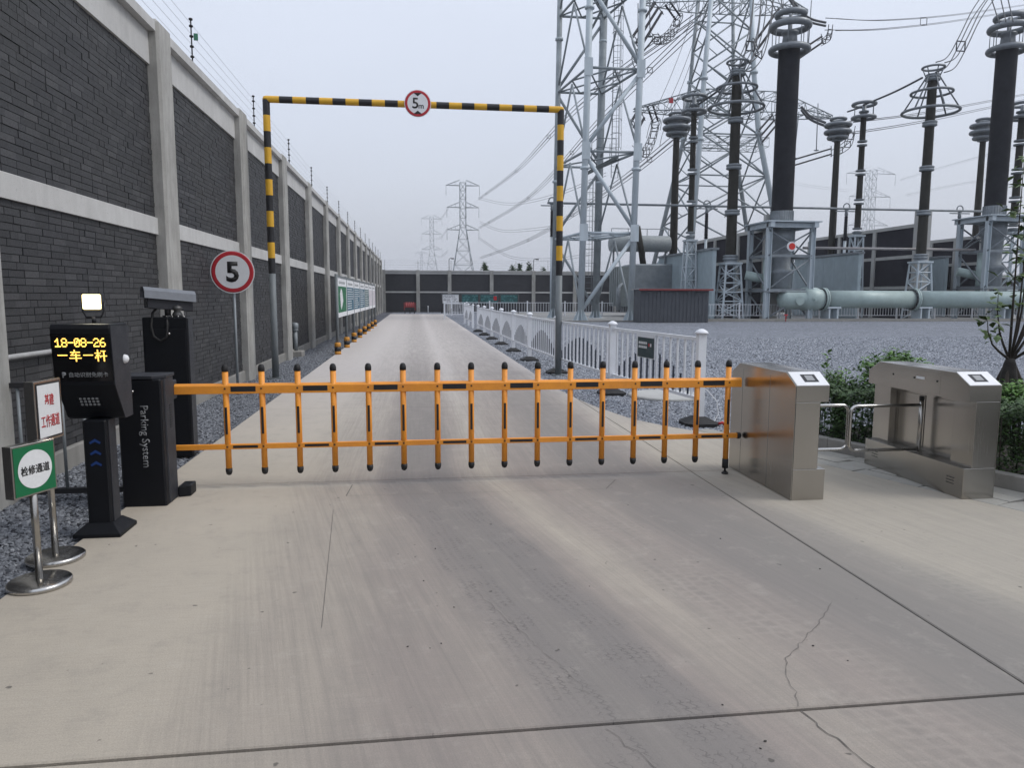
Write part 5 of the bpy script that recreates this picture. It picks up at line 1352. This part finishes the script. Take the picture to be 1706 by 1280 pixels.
for za, zb in zip(zs[:-1], zs[1:]):
    seg = MB()
    for f, g in faces:
        seg.tube(at(f, za), at(g, zb), .085, 7); seg.tube(at(g, za), at(f, zb), .085, 7)
        mid_ = (at(f, za)+at(g, zb))/2
        if f in 'ba' and g in 'dc': seg.tube((at(f, za)+mid_)/2, at(f, (za+zb)/2), .05, 5); seg.tube((at(g, za)+mid_)/2, at(g, (za+zb)/2), .05, 5)
    seg.build('cross_bracing', TOWER, bt)
for z in (17.6, 21, 30.6, 13.6):
    m = MB()
    for f, g in faces: m.tube(at(f, z), at(g, z), .075, 6)
    m.build('ring_frame', TOWER, bt)
def crossarm(xa, xb, y, z, h, w, label_nm, parent, taper=(1, 1), n=14, r=.06):
    m = MB(); N_ = []
    for i in range(n+1):
        t_ = i/n; x = xa+(xb-xa)*t_
        k = 1.0
        if taper[0] and t_ < .3: k = .12+.88*t_/.3
        if taper[1] and t_ > .7: k = min(k, .12+.88*(1-t_)/.3)
        N_.append([Vector((x, y-w/2*k, z)), Vector((x, y+w/2*k, z)), Vector((x, y-w/2*k, z+h*k)), Vector((x, y+w/2*k, z+h*k))])
    for i in range(n):
        A, B = N_[i], N_[i+1]
        for c in range(4): m.tube(A[c], B[c], r, 5)
        for (c, d_) in ((0, 2), (1, 3), (0, 1), (2, 3)):
            p, q = (A[c], B[d_]) if i % 2 else (A[d_], B[c]); m.tube(p, q, r*.6, 4); m.tube(B[c], B[d_], r*.6, 4)
    return m.build(label_nm, TOWER, parent)
ca = pv(1056, 178, 75); cb_ = pv(1386, 184, 75)
crossarm(ca.x, cb_.x, 75, ca.z-.4, 2.0, 3.2, 'crossarm', bt, (1, 1), 18)
ca2 = pv(1068, 6, 75); cb2 = pv(1345, 8, 75)
crossarm(ca2.x, cb2.x, 75, ca2.z, 2.0, 3.0, 'crossarm', bt, (1, 1), 16)
ca3 = pv(1140, 245, 75); cb3 = pv(1270, 245, 75); crossarm(ca3.x, cb3.x, 75, ca3.z, .9, 3.0, 'walkway_truss', bt, (0, 0), 8, .04)
plate = pv(1118, 167, 73); MB().box((plate.x-.22, 73, plate.z-.25), (plate.x+.22, 73.05, plate.z+.25)).build('red_number_plate', REDP, bt)
def string(px0, py0, y0, px1, py1, y1, label, n=2, r=.13, gap=.55, cat='insulator string'):
    a, b = pv(px0, py0, y0), pv(px1, py1, y1); t = tag(thing('insulator_string', a, None, None, 'strain insulator strings under the crossarms'), label, cat, 'strain insulator strings under the crossarms')
    d_ = (b-a); L = d_.length; d_.normalize(); s_ = d_.cross(Vector((0, 1, .2))).normalized()
    for i in range(n):
        o_ = s_*((i-(n-1)/2)*gap); m = MB(); k = max(4, int(L/.22)); pts = []; rs = []
        for j in range(k):
            pts += [a+o_+d_*(L*(j+.2)/k), a+o_+d_*(L*(j+.8)/k)]; rs += [r, r*.55]
        m.path(pts, rs, 8); m.build('disc_string', PORCB, t)
    m = MB(); m.tube(a+s_*(-gap*n/2), a+s_*(gap*n/2), .05, 5); m.tube(b+s_*(-gap*n/2), b+s_*(gap*n/2), .05, 5)
    m.path([b+s_*(.5*math.cos(q))+Vector((0, 0, .5*math.sin(q)))+d_*.1 for q in [2*math.pi*i/16 for i in range(16)]], .05, 5, True); m.build('yoke_ring', STEELD, t)
    return t
string(1097, 12, 74, 1059, 72, 66, 'dark double insulator string sloping down left below the top crossarm', 3)
string(1091, 62, 76, 1058, 102, 70, 'insulator string sloping beside the right tube leg of the near tower', 1, .09)
string(1069, 188, 74, 1056, 212, 68, 'short triple insulator string at the left end of the middle crossarm', 3)
string(1112, 5, 75, 1130, 30, 75, 'short upright insulator string hanging by the jumper loop under the top crossarm', 2)
string(1083, 175, 75, 1092, 203, 75, 'short upright insulator string hanging from the middle crossarm', 2)
string(1385, 252, 74, 1318, 272, 70, 'long nearly level insulator string right of the thick charcoal bushing', 2, .09)
string(1370, 65, 74, 1330, 92, 68, 'insulator string sloping down to the head of the thick charcoal bushing', 2, .1)
string(1290, 200, 72, 1266, 228, 68, 'triple insulator string sloping behind the cone ring cage', 3, .1)
string(1300, 20, 60, 1258, 78, 54, 'dark insulator string between the thick bushing head and the lattice tower', 2, .1)
for (px0, py0, px1, py1, lb) in ((1352, 0, 1347, 72, 'thin hanging rod right of the thick bushing head'), (1363, 172, 1360, 250, 'thin hanging rod at the right end of the middle crossarm'), (1331, 186, 1323, 263, 'thin hanging rod close to the thick charcoal bushing'), (1063, 5, 1063, 82, 'thin hanging rod left of the jumper loops'), (1082, 0, 1083, 60, 'thin hanging rod under the left end of the top crossarm')):
    tag(MB().tube(pv(px0, py0, 75), pv(px1, py1, 75), .05, 6).lathe(pv(px1, py1, 75), [(.05, -.1), (.25, -.05), (.25, .0), (.05, .05)], 10).build('hanging_rod', STEELD), lb, 'rod', 'hanging rods')
# ================================================================ CONDUCTORS
def cable(pts, label, r=.025, n=4, gap=.35, sag=0, spacer=0, mat=WIRE, name='conductor', group=None, steps=14):
    """a bundle of n wires through pixel-measured points (px, py, distance), smoothed"""
    W_ = [pv(*p) for p in pts]; out = []
    if len(W_) == 2:
        a, b = W_
        for i in range(steps+1): t_ = i/steps; q = a+(b-a)*t_; q.z -= sag*4*t_*(1-t_); out.append(q)
    else:
        for i in range(len(W_)-1):
            p0, p1, p2, p3 = W_[max(i-1, 0)], W_[i], W_[i+1], W_[min(i+2, len(W_)-1)]
            for k in range(6):
                t_ = k/6; out.append(.5*((2*p1)+(p2-p0)*t_+(2*p0-5*p1+4*p2-p3)*t_*t_+(3*p1-p0-3*p2+p3)*t_**3))
        out.append(W_[-1])
    t = tag(thing(name, out[0], None, None), label, 'cable')
    if group: t['group'] = group
    offs = [Vector((0, 0, 0))] if n == 1 else [Vector((gap/2*math.cos(2*math.pi*(i+.5)/n), 0, gap/2*math.sin(2*math.pi*(i+.5)/n))) for i in range(n)]
    for o_ in offs: MB().path([p+o_ for p in out], r, 4).build('wire', mat, t)
    if spacer:
        m = MB()
        for i in range(spacer, len(out)-1, spacer):
            m.path([out[i]+o_*1.0 for o_ in offs], r*1.6, 4, True)
        if m.v: m.build('spacer', mat, t)
    return t
cable([(1262, -8, 58), (1259, 30, 56), (1252, 70, 53), (1238, 105, 50.5), (1222, 118, 50)], 'dark cable bundle dropping to the cone ring column beside the lattice tower', .045, 4, .9, spacer=13)
cable([(1285, -8, 58), (1280, 40, 56), (1268, 85, 53), (1250, 108, 51), (1236, 110, 50)], 'second dark cable bundle dropping right of the cone ring column head', .045, 3, .7, spacer=13)
cable([(1650, -10, 54), (1626, 25, 53), (1604, 70, 51.5), (1585, 103, 50.5), (1566, 112, 50)], 'black cable bundle curving down to the standing cone ring column on the right', .04, 4, .95, spacer=13)
for i, (a_, b_) in enumerate((((1280, -8), (1296, 24)), ((1300, -8), (1306, 22)), ((1322, -8), (1320, 24)))): cable([(*a_, 50), (*b_, 49)], ('left', 'middle', 'right')[i]+' of the three short cables entering the top of the thick left bushing', .035, 1, group='cables into the left bushing')
for i, (a_, b_) in enumerate((((1650, -8), (1665, 38)), ((1666, -8), (1676, 36)), ((1678, -8), (1688, 36)))): cable([(*a_, 50), (*b_, 48)], ('left', 'middle', 'right')[i]+' of the three short cables entering the top of the right bushing', .035, 1, group='cables into the right bushing')
cable([(1157, 178, 53), (1200, 148, 51.5), (1226, 121, 50)], 'straight dark tube linking the double ring column to the cone ring column on the left', .075, 1)
cable([(1412, 186, 58), (1442, 176, 55)], 'short tube between the stacked ring head and the double ring head', .07, 1)
cable([(1438, 175, 55), (1490, 153, 52.5), (1537, 129, 50)], 'straight tube rising to the standing cone ring column', .075, 1)
cable([(1315, -5, 70), (1335, 22, 70), (1352, 34, 70), (1376, 40, 70)], 'thick drooping jumper right of the thick bushing head', .12, 2, .3)
cable([(1335, 180, 70), (1350, 196, 70), (1375, 207, 68)], 'thick drooping jumper below the right end of the middle crossarm', .12, 2, .3)
cable([(1384, 40, 72), (1480, 40, 100), (1600, 28, 140), (1715, 10, 200)], 'four wire overhead line leaving right near the top of the frame', .05, 4, 1.6, spacer=9)
cable([(1412, 213, 72), (1550, 193, 100), (1715, 160, 150)], 'overhead line passing behind the cone ring cage to the right', .05, 4, 1.6)
cable([(1384, 44, 72), (1380, 62, 72), (1365, 72, 72)], 'small jumper loop below the ring pair right of the bushing', .04, 4, .6, spacer=3)
cable([(1130, 32, 75), (1118, 55, 74), (1100, 68, 73), (1090, 60, 72)], 'looping jumper bundle under the left end of the top crossarm', .035, 4, .9, spacer=2)
cable([(1093, 205, 75), (1085, 235, 74), (1072, 256, 73), (1058, 248, 72)], 'looping jumper bundle under the left end of the middle crossarm', .035, 4, .9, spacer=2)
cable([(1420, 215, 66), (1412, 240, 68), (1388, 256, 72)], 'looping jumper right of the stacked ring head', .035, 4, .8, spacer=3)
cable([(1170, -5, 78), (1155, 60, 76), (1130, 130, 70), (1100, 200, 66), (1092, 230, 64)], 'pair of slack down wires left of the lattice tower', .03, 3, 1.6)
for i, (p0_, p1_, p2_, p3_) in enumerate((((1215, -10, 75), (1010, 190, 110), (880, 330, 220), (798, 380, 330)), ((1160, 30, 75), (960, 180, 110), (860, 285, 220), (797, 332, 330)), ((1230, 140, 75), (1010, 320, 120), (880, 400, 230), (800, 430, 330)))):
    cable([p0_, p1_, p2_, p3_], ('middle', 'upper', 'lower')[i]+' faint overhead line sagging from the lattice tower to the distant pylon', .05, 4, .9, spacer=4, mat=WIREL)
cable([(797, 330, 330), (850, 340, 300), (925, 325, 240), (1010, 290, 200)], 'faint line curving level away from the upper arm of the distant pylon', .06, 2, .8)
cable([(799, 370, 330), (840, 385, 300), (925, 378, 240)], 'faint line curving from the middle arm of the distant pylon', .06, 2, .8)
cable([(800, 398, 330), (850, 428, 300), (925, 432, 250), (1000, 420, 220)], 'faint line drooping low right of the distant pylon', .06, 2, .8)
# ================================================================ DISTANT PYLONS
def pylon(px, pyt, y, label, hw, arms, rr=1.0, ntop=.9, foot=3.9):
    top = pv(px, pyt, y); cx, H_ = top.x, top.z
    t = tag(thing('pylon', (cx, y, 0), None, None, 'distant pylons'), label, 'pylon', 'distant pylons')
    w = lambda z: ntop+(foot-ntop)*max(0, (1-z/(H_*.62)))**1.05
    def C(i, z): s = ((-1, -1), (1, -1), (1, 1), (-1, 1))[i]; return Vector((cx+s[0]*w(z), y+s[1]*w(z), z))
    zs_ = [H_*q for q in (0, .16, .3, .42, .52, .62, .70, .78, .86, .93, 1.0)]
    m = MB(); mb_ = MB()
    for i in range(4):
        for a, b in zip(zs_[:-1], zs_[1:]):
            m.tube(C(i, a), C(i, b), .15*rr, 5); j = (i+1) % 4
            mb_.tube(C(i, a), C(j, b), .10*rr, 4); mb_.tube(C(j, a), C(i, b), .10*rr, 4)
            mb_.tube(C(i, b), C(j, b), .10*rr, 4)
    m.build('legs', TOWER, t); mb_.build('bracing', TOWER, t)
    for z, a in arms:
        z *= H_; m = MB()
        for s in (-1, 1):
            tip = Vector((cx+s*a, y, z)); 
            for i in (0, 3) if s < 0 else (1, 2):
                m.tube(C(i, z), tip, .16*rr, 4); m.tube(C(i, z+H_*.045), tip, .12*rr, 4)
            m.tube(tip, tip-Vector((0, 0, H_*.085)), .12*rr, 4)
            for q in (.35, .65): m.tube(C(0 if s < 0 else 1, z).lerp(tip, q), C(0 if s < 0 else 1, z+H_*.045).lerp(tip, q), .08*rr, 4)
        m.build('crossarm', TOWER, t)
pylon(771, 304, 330, 'nearest distant lattice pylon with three crossarms beyond the far wall', 7.5, ((.975, 7.3), (.79, 7.0), (.60, 7.0)), .95, 1.3, 6.5)
pylon(719, 361, 520, 'fainter pylon farther off, left of the nearer one', 7.5, ((.975, 7), (.79, 7), (.60, 7)), .7, 1.3, 6.5)
pylon(702, 420, 850, 'faintest tiny pylon low on the horizon left of the others', 7.5, ((.97, 7), (.75, 7)), .7, 1.3, 5)
pylon(1452, 284, 430, 'distant double legged pylon with wide sloping arms seen between the insulator columns', 7.5, ((.975, 16), (.80, 13.5), (.58, 13.0)), .8, 2.3, 5)
for i, (x0_, y0_, x1_, y1_) in enumerate(((748, 345, 719, 372), (746, 380, 722, 398), (746, 418, 722, 424))):
    cable([(x0_, y0_, 330), ((x0_+x1_)/2, (y0_+y1_)/2+7, 400), (x1_, y1_, 520)], ('upper', 'middle', 'lower')[i]+' faint line hanging between the two left pylons', .05, 2, .8, mat=WIREL)
cable([(1500, 300, 430), (1600, 270, 440), (1715, 240, 400)], 'faint line from the upper arm of the right distant pylon', .06, 3, 1.2, mat=WIREL)
cable([(1510, 325, 430), (1610, 305, 440), (1715, 290, 400)], 'faint line from the middle arm of the right distant pylon', .06, 3, 1.2, mat=WIREL)
cable([(1300, 300, 430), (1350, 310, 430), (1415, 318, 430)], 'faint line reaching the right distant pylon from the left', .06, 2, 1.2, mat=WIREL)
# ================================================================ PLANTS
def leaves(mb, pts, size, rnd, droop=.3, aspect=.5, n=1):
    for p in pts:
        for _ in range(n):
            s = size*rnd.uniform(.65, 1.25); a = rnd.uniform(0, 6.283); e_ = rnd.uniform(-.5, .9)
            d_ = Vector((math.cos(a)*math.cos(e_), math.sin(a)*math.cos(e_), math.sin(e_))); sd_ = d_.cross(Vector((rnd.uniform(-.4, .4), rnd.uniform(-.4, .4), 1))).normalized()
            up_ = sd_.cross(d_); p = Vector(p)
            m_ = p+d_*s*.5+up_*s*.06; t_ = p+d_*s-up_*s*droop*.4
            mb.add([p, m_+sd_*s*aspect*.5-up_*s*.08, t_, m_-sd_*s*aspect*.5-up_*s*.08, m_], [(0, 4, 1), (1, 4, 2), (2, 4, 3), (3, 4, 0)])
def hedge(name, label, cat, t0, t1, w0, w1, h, n, mat, seed, size=.045, lump=.12):
    rnd = random.Random(seed); t = tag(thing(name, (0, 0, 0), None, None), label, cat)
    b0 = O+dv*((t0+t1)/2)+nv*((w0+w1)/2); t.location = (b0.x, b0.y, 0)
    mb = MB(); pts = []
    ph = [rnd.uniform(0, 6) for _ in range(6)]
    def top(u_, w_): return h*(1-lump)+h*lump*(math.sin(u_*4.3+ph[0])*.4+math.sin(u_*9.1+w_*5+ph[1])*.35+math.sin(w_*11+ph[2])*.25)
    for _ in range(n):
        u_ = rnd.uniform(t0, t1); w_ = rnd.uniform(w0, w1); H_ = top(u_, w_)
        q = rnd.random()
        if q < .45: z = H_*rnd.uniform(.88, 1.03)
        elif q < .8: z = rnd.uniform(.05, H_); w_ = w0+abs(rnd.gauss(0, .04))-.03*math.sin(z*9+u_*6)
        else: z = rnd.uniform(.05, H_)
        if rnd.random() < .02: z = H_+rnd.uniform(0, .08)
        p = O+dv*u_+nv*w_; pts.append((p.x, p.y, z))
    leaves(mb, pts, size, rnd); mb.build('leaves', mat, t)
    st_ = MB()
    k = int((t1-t0)*(w1-w0)*40)
    for _ in range(k):
        u_ = rnd.uniform(t0, t1); w_ = rnd.uniform(w0+.03, w1); p = O+dv*u_+nv*w_; a = rnd.uniform(-.1, .1)
        st_.tube((p.x, p.y, .02), (p.x+a, p.y+rnd.uniform(-.1, .1), top(u_, w_)*.9), .006, 4, .003)
    st_.build('stems', BARK, t); return t
hedge('hedge', 'dark green clipped hedge in the planter behind the second turnstile', 'hedge', -.55, 1.5, .76, 1.45, .70, 15000, LEAFD, 1, .05)
hedge('hedge', 'clipped hedge section at the right edge beside the sapling', 'hedge', -2.6, -.58, .76, 1.5, .72, 13000, LEAFD, 2, .05)
def bush(name, label, x, y, rx, ry, z0, z1, n, mat, size, seed):
    rnd = random.Random(seed); t = tag(thing(name, (x, y, 0), None, None), label, 'shrub'); mb = MB(); st_ = MB(); tips = []
    for k in range(26):
        a = rnd.uniform(0, 6.28); q = rnd.random()**.5; tip = Vector((x+rx*q*math.cos(a), y+ry*q*math.sin(a), z0+(z1-z0)*(1-.45*q*q)*rnd.uniform(.85, 1.05)))
        base = Vector((x+rnd.uniform(-.06, .06), y+rnd.uniform(-.06, .06), .03)); mid_ = (base+tip)/2+Vector((0, 0, .08)); st_.path([base, mid_, tip], [.009, .006, .003], 5); tips.append((mid_, tip))
    pts = []
    for _ in range(n):
        a, b = rnd.choice(tips); s_ = rnd.random()**.6; p = a.lerp(b, s_); pts.append(p+Vector((rnd.gauss(0, .05), rnd.gauss(0, .05), rnd.gauss(0, .035))))
    leaves(mb, pts, size, rnd); mb.build('leaves', mat, t); st_.build('stems', BARK, t)
bush('shrub', 'taller fresh green shrub rising above the hedge between the turnstiles', 5.25, 7.55, .42, .35, .45, 1.0, 3400, LEAFL, .06, 5)
bush('shrub', 'low loose shrub at the left end of the hedge beside the first turnstile', 4.85, 7.9, .22, .2, .35, .8, 700, LEAFL, .05, 6)
bush('shrub', 'small bright shrub in the hedge under the sapling at the right edge', 5.75, 6.3, .35, .3, .35, .80, 1700, LEAFL, .06, 7)
# slender sprig
t = tag(thing('sprig', (4.72, 8.05, 0), None, None), 'single upright leafy sprig standing taller at the left end of the hedge', 'plant')
rnd = random.Random(9); MB().path([(4.74, 8.0, .03), (4.73, 8.0, .5), (4.74, 8.0, .96)], [.006, .004, .002], 5).build('stem', BARK, t)
mb = MB(); leaves(mb, [(4.735+rnd.gauss(0, .012), 8+rnd.gauss(0, .012), .45+.036*i) for i in range(15)], .075, rnd, n=3); mb.build('leaves', LEAFL, t)
# sapling
TX, TY = 6.24, 7.05
sp_ = tag(thing('sapling', (TX, TY, 0), None, None), 'young tree with thin upright branches and sparse broad leaves at the right edge', 'tree')
rnd = random.Random(21); tk = MB(); tk.path([(TX+.02, TY, 0), (TX+.01, TY, .5), (TX, TY, .95)], [.05, .045, .035], 10)
brs = []
ends = [(-.03, .0, 3.02), (.12, .05, 2.45), (.28, -.05, 2.75), (-.16, .05, 1.66), (.36, .1, 2.1), (.50, 0, 2.4), (-.30, .0, 1.36), (.3, -.2, 1.5), (.55, .1, 1.45), (.2, .1, 2.2)]
for (dx, dy, z) in ends:
    b0_ = Vector((TX+rnd.uniform(-.02, .02), TY, .93)); tip = Vector((TX+dx, TY+dy, z)); md = Vector((TX+dx*.75, TY+dy*.7, .93+(z-.93)*.42)); m2_ = Vector((TX+dx*.95, TY+dy, .93+(z-.93)*.72))
    tk.path([b0_, b0_.lerp(md, .6)+Vector((dx*.05, 0, 0)), md, m2_, tip], [.015, .012, .009, .006, .003], 7); brs.append((b0_, md, m2_, tip))
tk.build('trunk', BARK, sp_)
mb = MB(); pts = []
for (b0_, md, m2_, tip) in brs:
    L = (tip-md).length; n = max(3, int(L/.17))
    for i in range(n):
        s_ = (i+rnd.random())/n; p = md.lerp(m2_, s_*2) if s_ < .5 else m2_.lerp(tip, s_*2-1)
        for k in range(rnd.randint(5, 9)): pts.append(p+Vector((rnd.gauss(0, .045), rnd.gauss(0, .05), rnd.gauss(0, .025))))
    pts += [tip]*3
leaves(mb, pts, .105, rnd, .6, .6); mb.build('leaves', LEAFT, sp_)
m = MB(); m.lathe((TX, TY, 0), [(.06, .25), (.08, .3), (.085, .5), (.10, .62), (.08, .78), (.06, .9), (.04, .96)], 14); m.build('trunk_wrap', SACK, sp_)
pr_ = tag(thing('tree_prop', (TX, TY, 0), None, None), 'dark timber props leaning against the wrapped trunk of the sapling', 'tree stake')
for dx, dy in ((.42, -.1), (-.12, .38), (-.24, -.18)): MB().tube((TX+dx, TY+dy, .03), (TX+dx*.05, TY+dy*.05, .93), .024, 8).build('prop', BARK, pr_)
# far trees beyond the end wall
for i, (px, py, lb) in enumerate(((808, 436, 'small dark conifer top showing left of the others over the far wall'), (854, 440, 'conifer tip over the far wall, left of the middle pair'), (866, 438, 'conifer tip over the far wall, middle one'), (882, 437, 'taller conifer tip right of the middle over the far wall'), (905, 444, 'lowest conifer tip at the right over the far wall'))):
    y = 100+2*i; top_ = pv(px, py, y); t = tag(thing('conifer', (top_.x, y, 0), None, None, 'conifers beyond the far wall'), lb, 'tree', 'conifers beyond the far wall'); H_ = top_.z; rnd = random.Random(30+i)
    MB().tube((top_.x, y, 0), (top_.x, y, H_), .12, 6, .02).build('trunk', BARK, t); mb = MB(); pts = []
    for _ in range(1500): q = rnd.random()**.6; z = H_*(.25+.75*(1-q)); r_ = .1+.9*q; a = rnd.uniform(0, 6.28); s_ = rnd.random()**.5; pts.append((top_.x+r_*s_*math.cos(a), y+r_*s_*math.sin(a), z-.25*s_))
    leaves(mb, pts, .5, rnd, .5, .45); mb.build('crown', LEAFD, t)
# leaves and scraps on the road would be countable litter: a few small stones lie on the concrete
rnd = random.Random(77); s0 = None
for i in range(18):
    x, y = rnd.uniform(-.2, 2.4), rnd.uniform(2.05, 4.6); r_ = rnd.uniform(.003, .006)
    if s0 is None:
        bm = bmesh.new(); bmesh.ops.create_icosphere(bm, subdivisions=1, radius=1); me = bpy.data.meshes.new('road_pebble'); bm.to_mesh(me); bm.free(); me.materials.append(simple('pebble_grey', (.06, .055, .05), .9)); s0 = me
    o = bpy.data.objects.new('pebble', s0); COL.objects.link(o); o.location = (x, y, r_*.5); o.scale = (r_*1.2, r_*.8, r_*.6); o.rotation_euler = (0, 0, rnd.uniform(0, 3)); hang_to = road
    o.parent = road; o['kind'] = 'stuff'
# ================================================================ HAZE
hz = MB().box((-1310, -1310, -1.5), (1310, 1310, 75)).build('haze', simple('haze', (1, 1, 1)))
hz['kind'] = 'stuff'
hm = bpy.data.materials['haze']; nt = hm.node_tree; nt.nodes.clear()
out = nt.nodes.new('ShaderNodeOutputMaterial'); pvn = nt.nodes.new('ShaderNodeVolumePrincipled')
pvn.inputs['Color'].default_value = (.86, .89, .95, 1); pvn.inputs['Density'].default_value = .0005; pvn.inputs['Anisotropy'].default_value = 0.0
nt.links.new(pvn.outputs[0], out.inputs['Volume'])
